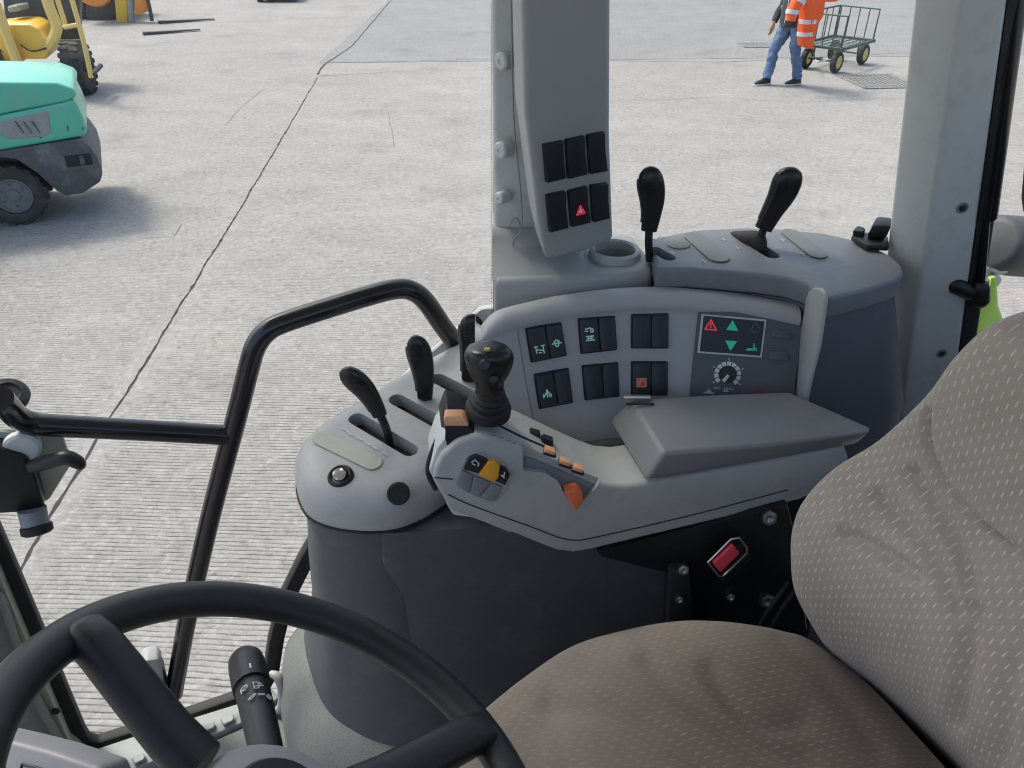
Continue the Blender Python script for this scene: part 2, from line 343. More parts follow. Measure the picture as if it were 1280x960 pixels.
def ob(name, bm, m, parent=None, ang=35, uv=False):
    me = bpy.data.meshes.new(name)
    if not uv: bmesh.ops.recalc_face_normals(bm, faces=bm.faces)
    bm.to_mesh(me); bm.free()
    xs = [v.co for v in me.vertices]
    c = Vector([(min(v[i] for v in xs) + max(v[i] for v in xs)) / 2 for i in range(3)])
    me.transform(Matrix.Translation(-c)); me.materials.append(m)
    for p in me.polygons: p.use_smooth = True
    me.set_sharp_from_angle(angle=R(ang))
    o = bpy.data.objects.new(name, me); COL.objects.link(o); ORG[o] = c
    if parent is not None: o.parent = parent; o.location = c - ORG[parent]
    else: o.location = c
    return o
def thing(name, label, cat, loc, group=None):
    o = bpy.data.objects.new(name, None); COL.objects.link(o); o.location = loc; o.empty_display_size = 0.1
    ORG[o] = Vector(loc); o["label"] = label; o["category"] = cat
    if group: o["group"] = group
    return o
def tag(o, label, cat, group=None, kind=None):
    o["label"] = label; o["category"] = cat
    if group: o["group"] = group
    if kind: o["kind"] = kind
    return o
def struct(name, bm, m, label=None, cat=None, parent=None):
    o = ob(name, bm, m, parent); o["kind"] = "structure"
    if label: o["label"] = label; o["category"] = cat
    return o
def cut(o, bms):
    for b in bms:
        me = bpy.data.meshes.new("cutter"); bmesh.ops.recalc_face_normals(b, faces=b.faces); b.to_mesh(me); b.free()
        c = bpy.data.objects.new("cutter", me); COL.objects.link(c)
        w = ORG[o]; c.location = o.location - w            # cutter is in world space, o may be parented
        if o.parent: c.parent = o.parent
        md = o.modifiers.new("b", 'BOOLEAN'); md.operation = 'DIFFERENCE'; md.object = c; md.solver = 'EXACT'
        dg = bpy.context.evaluated_depsgraph_get(); dg.update()
        new = bpy.data.meshes.new_from_object(o.evaluated_get(dg)); o.modifiers.clear()
        old = o.data; o.data = new; bpy.data.meshes.remove(old); bpy.data.objects.remove(c); bpy.data.meshes.remove(me)
        for p in new.polygons: p.use_smooth = True
        new.set_sharp_from_angle(angle=R(35))
def capsule(a, b, r, n, depth, k=8):
    """stadium prism between a and b, radius r, extruded both ways along n"""
    a, b, n = Vector(a), Vector(b), Vector(n).normalized()
    t = (b - a).normalized(); s = n.cross(t).normalized(); pts = []
    for c, s0 in ((b, -90), (a, 90)):
        for i in range(k + 1):
            q = R(s0 + 180 * i / k); pts.append(c + (t * math.cos(q) + s * math.sin(q)) * r)
    return [p for p in pts]
def disc(c, ex, ey, n=20): return [c + ex * math.cos(2 * math.pi * i / n) + ey * math.sin(2 * math.pi * i / n) for i in range(n)]
def rumple(bm, amp, sc, seed=0, stretch=(1, 1, .45)):
    bm.normal_update()
    for v in bm.verts:
        q = Vector((v.co.x * stretch[0], v.co.y * stretch[1], v.co.z * stretch[2])) * sc + Vector((seed, 0, 0))
        v.co += v.normal * amp * (noise.noise(q) + .5 * noise.noise(q * 2.3))
    return bm
def text_bm(s, o, ex, ey, size, thick=0.0003):
    """flat lettering as mesh: o lower left, ex right, ey up"""
    cu = bpy.data.curves.new("lettering", 'FONT'); cu.body = s; cu.size = size; cu.extrude = thick; cu.resolution_u = 2
    t = bpy.data.objects.new("lettering", cu); COL.objects.link(t)
    dg = bpy.context.evaluated_depsgraph_get(); me = bpy.data.meshes.new_from_object(t.evaluated_get(dg))
    ex = ex.normalized(); nz = ex.cross(ey).normalized(); ey = nz.cross(ex)
    me.transform(Matrix(((ex.x, ey.x, nz.x, o.x), (ex.y, ey.y, nz.y, o.y), (ex.z, ey.z, nz.z, o.z), (0, 0, 0, 1))))
    bm = BM(); bm.from_mesh(me); bpy.data.meshes.remove(me); bpy.data.objects.remove(t); bpy.data.curves.remove(cu); return bm
def strokes(polys, fr, wd, bm=None, h=0.0004):
    """symbol drawn as thin raised strokes; fr=(origin,ex,ey,n), points in units of ex/ey"""
    bm = bm or BM(); o, ex, ey, n = fr
    for pl in polys:
        p3 = [o + ex * x + ey * y for x, y in pl]
        for a, b in zip(p3, p3[1:]):
            t = (b - a); L = t.length
            if L < 1e-7: continue
            t /= L; s = n.cross(t) * (wd / 2); a2 = a - t * wd * 0.3; b2 = b + t * wd * 0.3
            loft(bm, [[a2 - s, b2 - s, b2 + s, a2 + s], [q + n * h for q in (a2 - s, b2 - s, b2 + s, a2 + s)]])
    return bm
def poly(pts, fr, bm=None, h=0.0005):
    bm = bm or BM(); o, ex, ey, n = fr
    p3 = [o + ex * x + ey * y for x, y in pts]
    loft(bm, [p3, [q + n * h for q in p3]]); return bm
def circ(cx, cy, r, n=12, a0=0, a1=360): return [(cx + r * math.cos(R(a0 + (a1 - a0) * i / n)), cy + r * math.sin(R(a0 + (a1 - a0) * i / n))) for i in range(n + 1)]

# ================================================================== THE YARD
b = BM(); s = 600
loft(b, [[Vector((-s, -s, -0.02)), Vector((s, -s, -0.02)), Vector((s, s, -0.02)), Vector((-s, s, -0.02))], [Vector((-s, -s, 0)), Vector((s, -s, 0)), Vector((s, s, 0)), Vector((-s, s, 0))]])
yard = struct("ground", b, M_CONC, "pale tamped concrete yard with grooves beside the tractor", "concrete yard")
def ribbon(pts, wd, jit, z, name, m, seed, step=0.09):
    rnd = random.Random(seed); p = []
    for a, c in zip(pts, pts[1:]):
        n = max(2, int((c - a).length / step))
        for i in range(n): p.append(a.lerp(c, i / n))
    p.append(pts[-1]); bm = BM(); L, Rr = [], []
    for i, q in enumerate(p):
        t = (p[min(len(p) - 1, i + 1)] - p[max(0, i - 1)]).normalized(); sd_ = Vector((-t.y, t.x, 0))
        o = noise.noise(q * 2.3 + Vector((seed, 0, 0))) * jit + rnd.uniform(-.25, .25) * jit
        w_ = wd * (0.55 + rnd.random() * 0.9)
        if rnd.random() < 0.08: w_ *= 2.0
        L.append(bm.verts.new(q + sd_ * (o + w_ / 2) + Vector((0, 0, z)))); Rr.append(bm.verts.new(q + sd_ * (o - w_ / 2) + Vector((0, 0, z))))
    for i in range(len(p) - 1): bm.faces.new((Rr[i], Rr[i + 1], L[i + 1], L[i]))
    o = ob(name, bm, m, yard); return o
G = lambda px, py: at(px, py, g=0.0)
# a later pour of smoother grey concrete beyond the cross joint
far = [G(398, 79), G(620, 74), G(760, 74), G(1140, 66)]
b = BM(); q = [far[0], far[-1] + Vector((6, 0, 0)), far[-1] + Vector((6, 60, 0)), G(505, -20) + Vector((0.7, 60, 0)) * 0.4]
loft(b, [[p + Vector((0, 0, 0.001)) for p in q], [p + Vector((0, 0, 0.004)) for p in q]])
struct("concrete_apron", b, M_CONC2, "smoother grey concrete pour beyond the cross joint", "concrete apron")
ribbon([G(-40, 822), G(22, 715), G(75, 622), G(140, 520), G(235, 366), G(300, 262), G(397, 97)], 0.011, 0.016, 0.004, "slab_joint", M_JOINT, 1, 0.05)
ribbon([G(398, 93), G(404, 82), G(440, 58), G(485, 5), G(520, -35)], 0.018, 0.02, 0.009, "slab_joint", M_JOINT, 2)
ribbon([G(398, 95), G(440, 93), G(512, 89)], 0.012, 0.02, 0.004, "slab_joint", M_CRACK, 3)
ribbon([G(398, 79), G(500, 77), G(620, 74), G(900, 78), G(1140, 66)], 0.016, 0.01, 0.009, "slab_joint", M_CRACK, 4)
ribbon([G(485, 140), G(490, 165), G(493, 185)], 0.010, 0.03, 0.004, "surface_crack", M_CRACK, 5)
ribbon([G(760, 128), G(890, 122), G(1000, 128), G(1070, 125), G(1140, 122)], 0.008, 0.04, 0.004, "surface_crack", M_CRACK, 6)
ribbon([G(283, 155), G(300, 135), G(328, 112)], 0.007, 0.02, 0.004, "surface_crack", M_CRACK, 7)
ribbon([G(180, 298), G(218, 296), G(226, 280)], 0.006, 0.02, 0.004, "surface_crack", M_CRACK, 8)

# drain covers let into the yard
def drain(px, py, wx, wy, rz, label):
    c = G(px, py); t = thing("drain_cover", label, "drain cover", c)
    rot = Matrix.Rotation(rz, 3, 'Z'); bm = BM()
    for sx, sy, hx, hy in ((0, 1, wx / 2, .03), (0, -1, wx / 2, .03), (1, 0, .03, wy / 2 - .03), (-1, 0, .03, wy / 2 - .03)):
        box(c + rot @ Vector((sx * (wx / 2 - .03), sy * (wy / 2 - .03), 0.004)), hx, hy, 0.012, 0.003, 1, bm, rz)
    ob("frame", bm, M_IRON, t)
    bm = BM(); box(c + Vector((0, 0, -0.001)), wx / 2 - .03, wy / 2 - .03, 0.004, 0, 1, bm, rz); ob("pit", bm, M_JOINT, t)
    n = int(wx / 0.075)
    for i in range(n):
        x = -wx / 2 + .03 + (wx - .06) * (i + .5) / n
        bm = BM(); box(c + rot @ Vector((x, 0, 0.006)), 0.022, wy / 2 - .03, 0.007, 0.002, 1, bm, rz); ob("bar", bm, M_IRON, t)
    for i in range(3):
        bm = BM(); box(c + rot @ Vector((0, wy * (i - 1) * .26, 0.004)), wx / 2 - .03, 0.014, 0.007, 0.002, 1, bm, rz); ob("cross_bar", bm, M_IRON, t)
drain(1098, 102, 0.95, 1.0, R(6), "wide worn iron drain cover in the concrete behind the cart")
drain(945, 57, 0.62, 0.5, R(2), "small iron drain grate in the concrete behind the walking person")

# ================================================================== FORKLIFTS
def wheel(parent, c, ax, r, w, rim_mat, tread=18, name="wheel"):
    """tyre with lugs as the part, rim and hub as sub-parts"""
    ax = Vector(ax).normalized(); bm = BM()
    lathe(bm, [(r * .60, -w / 2), (r * .82, -w / 2 * 1.04), (r * .95, -w / 2 * .88), (r, -w / 2 * .6), (r, w / 2 * .6), (r * .95, w / 2 * .88), (r * .82, w / 2 * 1.04), (r * .60, w / 2), (r * .56, 0), (r * .60, -w / 2)], c, ax, 36, False)
    up = Vector((0, 0, 1)); a = (up - ax * up.dot(ax)).normalized(); bb = ax.cross(a)
    for i in range(tread):
        for sgn in (-1, 1):
            q = 2 * math.pi * (i + (0.25 if sgn > 0 else 0)) / tread
            rd = a * math.cos(q) + bb * math.sin(q); tg = ax.cross(rd)
            p = c + rd * (r * .985) + ax * sgn * w * .27
            Mx = Matrix((ax, tg, rd)).transposed()
            box(p, w * .25, r * .085, r * .045, r * .015, 1, bm, M=Mx)
    t = ob(name, bm, M_TYRE, parent)
    out = ax
    bm = BM(); lathe(bm, [(r * .60, w * .36), (r * .57, w * .46), (r * .52, w * .46), (r * .47, w * .30), (r * .30, w * .24), (r * .22, w * .30), (r * .20, w * .42), (r * .12, w * .45), (0, w * .45)], c, out, 28)
    for i in range(6):
        q = 2 * math.pi * i / 6; rd = a * math.cos(q) + bb * math.sin(q)
        lathe(bm, [(r * .045, w * .2), (r * .045, w * .36), (0, w * .36)], c + rd * r * .36, out, 6)
    ob("rim", bm, rim_mat, t)
    return t

# --- teal counterbalance forklift, tail towards the yard joint; built square, then turned about its near tail corner
PV = Vector((-3.72, 6.90, 0))
t = thing("forklift", "teal forklift with dark grey counterweight and black tyre at left edge", "forklift", PV)
def prof(pts, y=0.0): return [PV + Vector((-a, y, z)) for a, z in pts]      # a: metres ahead of the tail
hood = prof([(2.9, .88), (1.10, .90), (.55, .985), (.10, 1.03), (.02, 1.07), (.03, 1.13), (.14, 1.19), (.75, 1.255), (1.5, 1.30), (2.9, 1.31)])
ob("hood", prism([p + Vector((0, .02, 0)) for p in hood], (0, 1.02, 0), .11, 6), M_TEAL, t, 60)
body = prof([(2.9, .58), (1.15, .655), (.95, .675), (.06, .735), (.02, .78), (.025, .90), (.05, 1.05), (.15, 1.03), (.58, .98), (1.12, .893), (2.9, .875)])
ob("counterweight", prism(body, (0, 1.06, 0), .035, 4), M_TEAL, t, 60)
tail = prof([(1.02, .672), (.82, .665), (.62, .61), (.50, .47), (.40, .30), (.34, .245), (.20, .25), (.04, .33), (.0, .40), (.0, .54), (.035, .64), (.085, .728)], -.015)
ob("tail_casting", prism(tail, (0, 1.09, 0), .035, 4), M_CWT, t, 60)
pk = ob("towing_pocket", box(PV + Vector((-.155, -.012, .545)), .105, .012, .05, .006, 1), M_RUBBER, t)
ob("towing_pin", box(PV + Vector((-.13, -.022, .545)), .018, .014, .04, .004, 1), M_CWT, pk)
gr = prof([(.80, .90), (.62, .78), (.36, .775), (.30, .80), (.27, .98), (.50, .955)], -.006)
g_ = ob("grille", prism(gr, (0, .03, 0), .006, 1), M_GRILLE, t)
for a_, z_ in ((.52, .84), (.46, .83), (.40, .83)): ob("slat", box(PV + Vector((-a_, -.010, z_ + .03)), .004, .006, .055, .002, 1, M=Matrix.Rotation(R(-18), 3, 'Y')), M_CWT, g_)
ob("chassis", box(PV + Vector((-1.6, .55, .46)), 1.15, .30, .24, .03, 2), M_DARKMETAL, t)
wheel(t, PV + Vector((-.76, .19, .268)), (0, -1, 0), .268, .20, M_RIM, 16)
wheel(t, PV + Vector((-.76, .96, .268)), (0, 1, 0), .268, .20, M_CWT, 16)
wheel(t, PV + Vector((-2.25, .12, .33)), (0, -1, 0), .33, .24, M_CWT, 16)
ob("seat_base", box(PV + Vector((-1.28, .42, 1.33)), .22, .20, .05, .03, 2), M_DARKMETAL, t)
ob("latch_handle", tube(BM(), [PV + Vector((-.95, .16, 1.275)), PV + Vector((-.82, .12, 1.275)), PV + Vector((-.72, .13, 1.262))], .022, 8, 3), M_PEACH, t)
ob("engine_cover", box(PV + Vector((-.98, .30, 1.31)), .15, .12, .035, .02, 2), M_GRILLE, t)
ob("guard_post", tube(BM(), [PV + Vector((-1.50, .12, 1.28)), PV + Vector((-1.62, .12, 2.2))], .035, 10), M_CWT, t)
for a_, z_, da, dz in ((.16, .84, .01, -.045), (.05, .82, .004, -.03), (.62, .80, -.03, .004), (.40, .765, -.02, .0)):
    ob("scrape", tube(BM(), [PV + Vector((-a_, -.001, z_)), PV + Vector((-a_ - da, -.001, z_ + dz))], .0045, 5), M_DARKMETAL, t)
t.rotation_euler = (0, 0, R(25))

# --- yellow forklift behind it
def P2(px, py, y): return at(px, py, y=y)
t = thing("forklift", "yellow forklift with pale mast rails and large black front tyre behind the teal one", "forklift", (-7.0, 12.1, 0))
wc = at(98, 84, y=11.95)
wheel(t, wc, (0.985, 0.17, 0), wc.z, .26, M_DARKMETAL, 20)
wheel(t, wc + Vector((-1.0, -.17, 0)), (-0.985, -.17, 0), wc.z, .26, M_DARKMETAL, 20)
bm = prism([P2(x, y, 11.6) for x, y in ((-10, 88), (14, 88), (30, 74), (58, 74), (64, 60), (58, 56), (48, 36), (36, 30), (12, 30), (-10, 33))], (-.2, .75, 0), .04, 3)
ob("body", bm, M_MYEL, t)
bm = prism([P2(x, y, 12.4) for x, y in ((8, 40), (100, 56), (100, -14), (2, -14))], (-.2, .5, 0), .03, 2); ob("cab_interior", bm, M_DARKMETAL, t)
bm = BM(); tube(bm, [P2(52, -24, 11.75), P2(62, 10, 11.72), P2(71, 36, 11.7), P2(60, 60, 11.66)], .075, 8, 3); ob("guard_post", bm, M_PALEYEL, t)
bm = BM(); tube(bm, [P2(-6, 4, 11.5), P2(8, 42, 11.5), P2(22, 78, 11.5)], .07, 8, 2); ob("guard_post", bm, M_PALEYEL, t)
bm = BM(); tube(bm, [P2(60, -30, 11.5), P2(72, 0, 11.5), P2(83, 36, 11.5)], .034, 8, 2); ob("mast_rail", bm, M_PALEYEL, t)
bm = BM(); tube(bm, [P2(78, -34, 11.4), P2(90, 0, 11.4), P2(105, 54, 11.4), P2(114, 97, 11.4)], .034, 8, 2); ob("mast_rail", bm, M_PALEYEL, t)
bm = BM(); tube(bm, [P2(80, 34, 11.45), P2(98, 31, 11.4)], .03, 8); ob("cross_bar", bm, M_PALEYEL, t)
bm = BM(); tube(bm, [P2(115, 93, 11.4), P2(126, 82, 11.9)], .035, 6); ob("fork_toe", bm, M_DARKMETAL, t)
bm = BM(); tube(bm, [P2(26, 56, 11.55), P2(40, 64, 11.53), P2(58, 60, 11.55)], .012, 6, 4); ob("hose", bm, M_RUBBER, t)
bm = prism([P2(x, y, 12.0) for x, y in ((10, 16), (24, 14), (22, 6), (8, 8))], (0, .3, 0), .02, 1); ob("steering_cover", bm, M_GRILLE, t)

# --- orange and yellow fork truck with its tines on the ground, top edge
t = thing("fork_truck", "orange and yellow fork truck with two tines lowered onto the concrete at top edge", "forklift", at(160, 30, g=0))
Y3 = 19.0
ob("body", prism([P2(x, y, Y3 + .3) for x, y in ((108, 27), (140, 27), (146, 14), (150, -20), (104, -20))], (0, 1.2, 0), .04, 2), M_DARKMETAL, t)
bm = BM(); lathe(bm, [(0, -.2), (.36, -.2), (.40, -.12), (.40, .12), (.36, .2), (0, .2)], P2(117, -17, Y3), (0.35, -1, 0), 24); ob("rear_cowl", bm, M_ORANGEPAINT, t)
ob("mast", prism([P2(x, y, Y3) for x, y in ((146, 31), (159, 30), (158, -25), (140, -25))], (0, .18, 0), .02, 2), M_MYEL, t)
ob("lift_cylinder", tube(BM(), [P2(165, 26, Y3), P2(162, -25, Y3)], .065, 10), M_GRILLE, t)
ob("carriage", prism([P2(x, y, Y3 - .05) for x, y in ((168, 20), (184, 15), (183, -25), (167, -25))], (0, .16, 0), .03, 2), M_ORANGEPAINT, t)
ob("fork_heel", tube(BM(), [P2(180, -20, Y3 - .1), P2(187, 10, Y3 - .1), P2(190, 26, Y3 - .1)], .045, 8, 3), M_DARKMETAL, t)
for a, c in (((197, 26), (268, 23)), ((178, 40), (250, 36))):
    p, q = at(*a, g=.06), at(*c, g=.04); d = (q - p).normalized(); s_ = Vector((-d.y, d.x, 0)) * .065
    bm = BM(); loft(bm, [[p - s_, p + s_, p + s_ + Vector((0, 0, -.055)), p - s_ + Vector((0, 0, -.055))], [q - s_ * .7, q + s_ * .7, q + s_ * .7 + Vector((0, 0, -.02)), q - s_ * .7 + Vector((0, 0, -.02))]])
    ob("tine", bev(bm, .006, 1), M_DARKMETAL, t)
wheel(t, P2(104, 4, 19.6) * 1.0, (.4, -.9, 0), .36, .25, M_DARKMETAL, 16)

# --- low dark base at the top edge
c = at(346, 3, g=0)
t = thing("counterweight", "dark grey machine counterweight cut off by the top edge of the photo", "counterweight", c)
ob("block", prism([c + Vector((x, 0, z)) for x, z in ((-.42, .05), (.40, .05), (.50, .16), (.50, .5), (-.52, .5), (-.52, .16))], (0, .7, 0), .04, 2), M_CWT, t)
for sx in (-.46, .44): ob("foot", box(c + Vector((sx, .12, .06)), .06, .1, .06, .015, 2), M_DARKMETAL, t)

# ================================================================== PERSON, COAT, CART
def skin_mesh(joints, edges, radii, sub=2):
    me = bpy.data.meshes.new("skeleton"); me.from_pydata([tuple(j) for j in joints], edges, [])
    o = bpy.data.objects.new("skeleton", me); COL.objects.link(o)
    sk = o.modifiers.new("skin", 'SKIN'); sk.use_smooth_shade = True
    for i, r in enumerate(radii):
        sv = me.skin_vertices[0].data[i]; sv.radius = r if isinstance(r, (tuple, list)) else (r, r); sv.use_root = (i == 0)
    ss = o.modifiers.new("sub", 'SUBSURF'); ss.levels = sub; ss.render_levels = sub
    dg = bpy.context.evaluated_depsgraph_get(); dg.update()
    m2 = bpy.data.meshes.new_from_object(o.evaluated_get(dg)); bm = BM(); bm.from_mesh(m2)
    bpy.data.meshes.remove(m2); bpy.data.objects.remove(o); bpy.data.meshes.remove(me); return bm
FL = at(957, 106, g=.0); FR = at(995, 106, g=.0)      # heels of the leading and the trailing foot
hip = Vector(((FL.x + FR.x) / 2 + .03, (FL.y + FR.y) / 2 + .03, .90))
fw = Vector((-.86, -.50, 0)).normalized(); lf = Vector((-fw.y, fw.x, 0))   # lf: the person's left
pe = thing("person", "person walking in blue jeans, dark jacket and black shoes, pulling a cart", "person", (hip.x, hip.y, 0))
UPV = Vector((0, 0, 1))
kneeR = (hip + FR) / 2 + fw * .07; kneeL = (hip + FL) / 2 + fw * .06
kneeR.z = .50; kneeL.z = .50
ls = lf * .10
ankR = FR + UPV * .10; ankL = FL + UPV * .10
sh = hip + UPV * .50
handL = hip + lf * .30 + fw * -.02 + UPV * .12 ; handR = hip - lf * .24 + fw * .16 + UPV * -.06
J = [hip + UPV * .05, hip + ls + UPV * -.06, kneeR + ls * .6, ankR, hip - ls + UPV * -.06, kneeL - ls * .6, ankL]
# body: one continuous surface from feet to head, with arms
J += [hip + UPV * .28, sh + UPV * -.04, sh + UPV * .07, sh + UPV * .16, sh + UPV * .28,
      sh + lf * .19, sh + lf * .26 + UPV * -.26 - fw * .05, handL, sh - lf * .19, sh - lf * .26 + UPV * -.27 - fw * .02, handR]
Ed = [(0, 1), (1, 2), (2, 3), (0, 4), (4, 5), (5, 6), (0, 7), (7, 8), (8, 9), (9, 10), (10, 11), (8, 12), (12, 13), (13, 14), (8, 15), (15, 16), (16, 17)]
Ra = [.125, .085, .058, .042, .085, .058, .042, .125, .135, .055, .085, .075, .06, .047, .035, .06, .047, .035]
ob("body", skin_mesh(J, Ed, Ra), M_SKIN, pe, 60)
def leg_bm(h0, kn, an):
    d = (kn - h0); return tube(BM(), [h0 + UPV * .10, h0, h0.lerp(kn, .5) , kn, kn.lerp(an, .5) - fw * .012, an + UPV * .0], [.105, .112, .094, .078, .070, .072], 18, 9)
jb = leg_bm(J[1], J[2], J[3]); join(jb, leg_bm(J[4], J[5], J[6])); join(jb, tube(BM(), [hip + UPV * -.08, hip + UPV * .14], [.155, .16], 16, 1))
ob("jeans", rumple(jb, .020, 11, 3, (1, 1, 1.6)), M_JEANS, pe, 60)
jk = tube(BM(), [hip + UPV * -.07, hip + UPV * .08, hip + UPV * .28, sh, sh + UPV * .05, sh + UPV * .09], [.185, .178, .175, .185, .13, .07], 18, 4, 1.0)
for sg, el, hd in ((1, J[13], J[14]), (-1, J[16], J[17])):
    join(jk, tube(BM(), [sh + lf * sg * .12, sh + lf * sg * .2 + UPV * -.02, el, el.lerp(hd, .9)], [.07, .078, .062, .05], 12, 4))
ob("jacket", rumple(jk, .02, 9, 5), M_JACKET, pe, 60)
for sg in (-1, 1):
    ctr = hip - lf * sg * .0
    pts = [ctr + lf * sg * .165 + fw * .05 + UPV * z for z in (-.05, .15, .42)]
    ob("jacket_side_panel", tube(BM(), pts, [.045, .045, .04], 10, 3), M_FLEECE, pe)
ob("zip", tube(BM(), [hip + fw * .187 + UPV * -.05, hip + fw * .18 + UPV * .2, sh + fw * .186], .007, 6, 3), M_BAND, pe)
hb = BM(); bmesh.ops.create_uvsphere(hb, u_segments=16, v_segments=10, radius=.108); bmesh.ops.translate(hb, verts=hb.verts, vec=sh + UPV * .30 - fw * .018); ob("hair", hb, M_HAIR, pe, 60)
hd = sh + UPV * .26 + fw * .085
for sg in (-1, 1):
    ob("eye", lathe(BM(), [(.001, 0), (.012, .003), (.0, .008)], hd + lf * sg * .032 + UPV * .02, fw, 10), M_WHITE, pe)
ob("nose", tube(BM(), [hd + UPV * .02 + fw * .003, hd + fw * .022 - UPV * .02], [.006, .014], 8), M_SKIN, pe)
for hdp, dr in ((handL, -fw), (handR, fw)):
    pb = tube(BM(), [hdp, hdp - UPV * .05 + dr * .01, hdp - UPV * .085 + dr * .02], [.03, .038, .033], 10, 2, .6)
    for k in range(4):
        o_ = hdp - UPV * .085 + dr * (.02 - .0) + fw * (k - 1.5) * .018
        ln = (.055, .072, .078, .066)[k]
        join(pb, tube(BM(), [o_, o_ - UPV * ln * .5 + dr * .01, o_ - UPV * ln * .9 + dr * .03], [.009, .0085, .007], 8, 2))
    join(pb, tube(BM(), [hdp - UPV * .03 + fw * .03, hdp - UPV * .06 + fw * .05, hdp - UPV * .09 + fw * .045], [.011, .010, .008], 8, 2))
    ob("hand", pb, M_SKIN, pe, 60)
for fp in (FL, FR):
    sf = Vector((-.93, -.37, 0)).normalized(); ss_ = Vector((-sf.y, sf.x, 0))
    def sec(d, hw, hgt, z0=.02): return [fp + sf * d + ss_ * (math.cos(q) * hw) + UPV * (z0 + max(0, math.sin(q)) * hgt - (0.0 if math.sin(q) >= 0 else 0)) for q in [2 * math.pi * k / 14 for k in range(14)]]
    ob("shoe", loft(BM(), [sec(-.07, .02, .05), sec(-.06, .036, .09), sec(0, .04, .115), sec(.05, .042, .095), sec(.11, .047, .065), sec(.17, .045, .05), sec(.205, .03, .035), sec(.215, .012, .02)]), M_SHOE, pe, 60)
    ol = [fp + sf * d + ss_ * w_ for d, w_ in ((-.075, -.03), (-.04, -.043), (.05, -.043), (.12, -.052), (.19, -.045), (.222, -.012), (.222, .012), (.19, .045), (.12, .052), (.05, .043), (-.04, .043), (-.075, .03))]
    ob("shoe_sole", prism([p + UPV * .004 for p in ol], (0, 0, .022), .004, 1), M_SOLE, pe)

# hi-vis coat carried on the person's arm
ct = thing("hi_vis_coat", "orange hi-vis coat with silver bands carried over the walking person's arm", "coat", at(1010, 60, y=12.25))
def drape(rows, thick, y, folds=0.02, seed=0):
    """hanging cloth: rows of (left px, right px, py), with vertical folds"""
    n = 14; front, back = [], []
    for i, (a, c, py) in enumerate(rows):
        fr_, bk = [], []
        for k in range(n + 1):
            u = k / n; p = at(a + (c - a) * u, py, y=y)
            f_ = math.sin(u * 9 + seed + i * .35) * folds + math.sin(u * 17 + seed * 2) * folds * .4
            e = math.sin(math.pi * u) ** .5 * thick
            fr_.append(p + Vector((0, f_ - e, 0))); bk.append(p + Vector((0, f_ * .4 + e, 0)))
        front.append(fr_ + bk[::-1][1:-1])
    return loft(BM(), front)
main_rows = [(1000, 1022, -38), (1000, 1029, -20), (999, 1031, 0), (999, 1029, 20), (998, 1022, 30), (997, 1019, 45), (997, 1017, 56), (1006, 1016, 60)]
ob("coat_body", rumple(drape(main_rows, .07, 12.22, .02, 1), .012, 8, 2), M_HIVIS, ct, 60)
ob("coat_sleeve", tube(BM(), [at(1004, -30, y=12.1), at(999, -5, y=12.08), at(992, 12, y=12.05), at(988, 26, y=12.04)], [.10, .095, .085, .07], 12, 3), M_HIVIS, ct, 60)
ob("coat_sleeve", tube(BM(), [at(1012, -24, y=12.2), at(1030, -6, y=12.3), at(1046, -3, y=12.6)], [.09, .075, .05], 12, 3), M_HIVIS, ct, 60)
for (a, c, p0, p1) in ((999, 1022, 24, 29.5), (996.5, 1017, 40, 45)):
    ob("reflective_band", drape([(a, c, p0), (a - .3, c - 1, p1)], .078, 12.215, .02, 1.6), M_BAND, ct, 60)
a, c = at(998, -1, y=12.075), at(996, 5, y=12.07)
ob("reflective_band", tube(BM(), [at(991, 12, y=12.05), at(989.6, 17.5, y=12.046)], .093, 12), M_BAND, ct, 60)
ob("reflective_band", tube(BM(), [at(1000, -2, y=12.08), at(997, 3, y=12.072)], .103, 12), M_BAND, ct, 60)

# garden cart
W1, W2, W3 = at(1043, 91, g=0), at(1076, 80.5, g=0), at(1014, 85, g=0)
lx = (W2 - W1); lx.z = 0; clen = lx.length; lx.normalize(); wy = Vector((-lx.y, lx.x, 0)); cw = .52
ctc = (W1 + W2) / 2 + wy * cw / 2
ca = thing("garden_cart", "dark green steel mesh garden cart on four black tyres with cream rims", "cart", (ctc.x, ctc.y, 0))
def cp(l, s_, z): return ctc + lx * l + wy * s_ + UPV * z
hl = clen / 2 + .10; hw = .36
for l in (-clen / 2, clen / 2):
    for sg in (-1, 1):
        p = cp(l, sg * cw / 2, .165); bm = BM(); ax = wy * sg
        lathe(bm, [(.10, -.045), (.14, -.05), (.162, -.03), (.165, 0), (.162, .03), (.14, .05), (.10, .045), (.095, 0), (.10, -.045)], p, ax, 24, False)
        tw = ob("wheel", bm, M_RUBBER, ca); ob("rim", lathe(BM(), [(.102, -.03), (.104, .040), (.092, .044), (.085, .028), (.035, .036), (.028, .058), (0, .058)], p, ax, 20), M_CARTYEL, tw)
    bm = BM(); tube(bm, [cp(l, -cw / 2, .165), cp(l, cw / 2, .165)], .013, 8)
    for sg in (-1, 1): tube(bm, [cp(l, sg * cw * .3, .165), cp(l, sg * cw * .3, .36)], .014, 8)
    ob("axle", bm, M_CARTGREEN, ca)
bm = BM()
for sg in (-1, 1): box(cp(0, sg * hw, .38), hl, .02, .022, .004, 1, bm, math.atan2(lx.y, lx.x))
for sg in (-1, 1): box(cp(sg * hl, 0, .378), .02, hw, .022, .004, 1, bm, math.atan2(lx.y, lx.x))
ob("bed_frame", bm, M_CARTGREEN, ca)
bm = BM()
for k in range(9): tube(bm, [cp(-hl + 2 * hl * (k + .5) / 9, -hw, .385), cp(-hl + 2 * hl * (k + .5) / 9, hw, .385)], .005, 5)
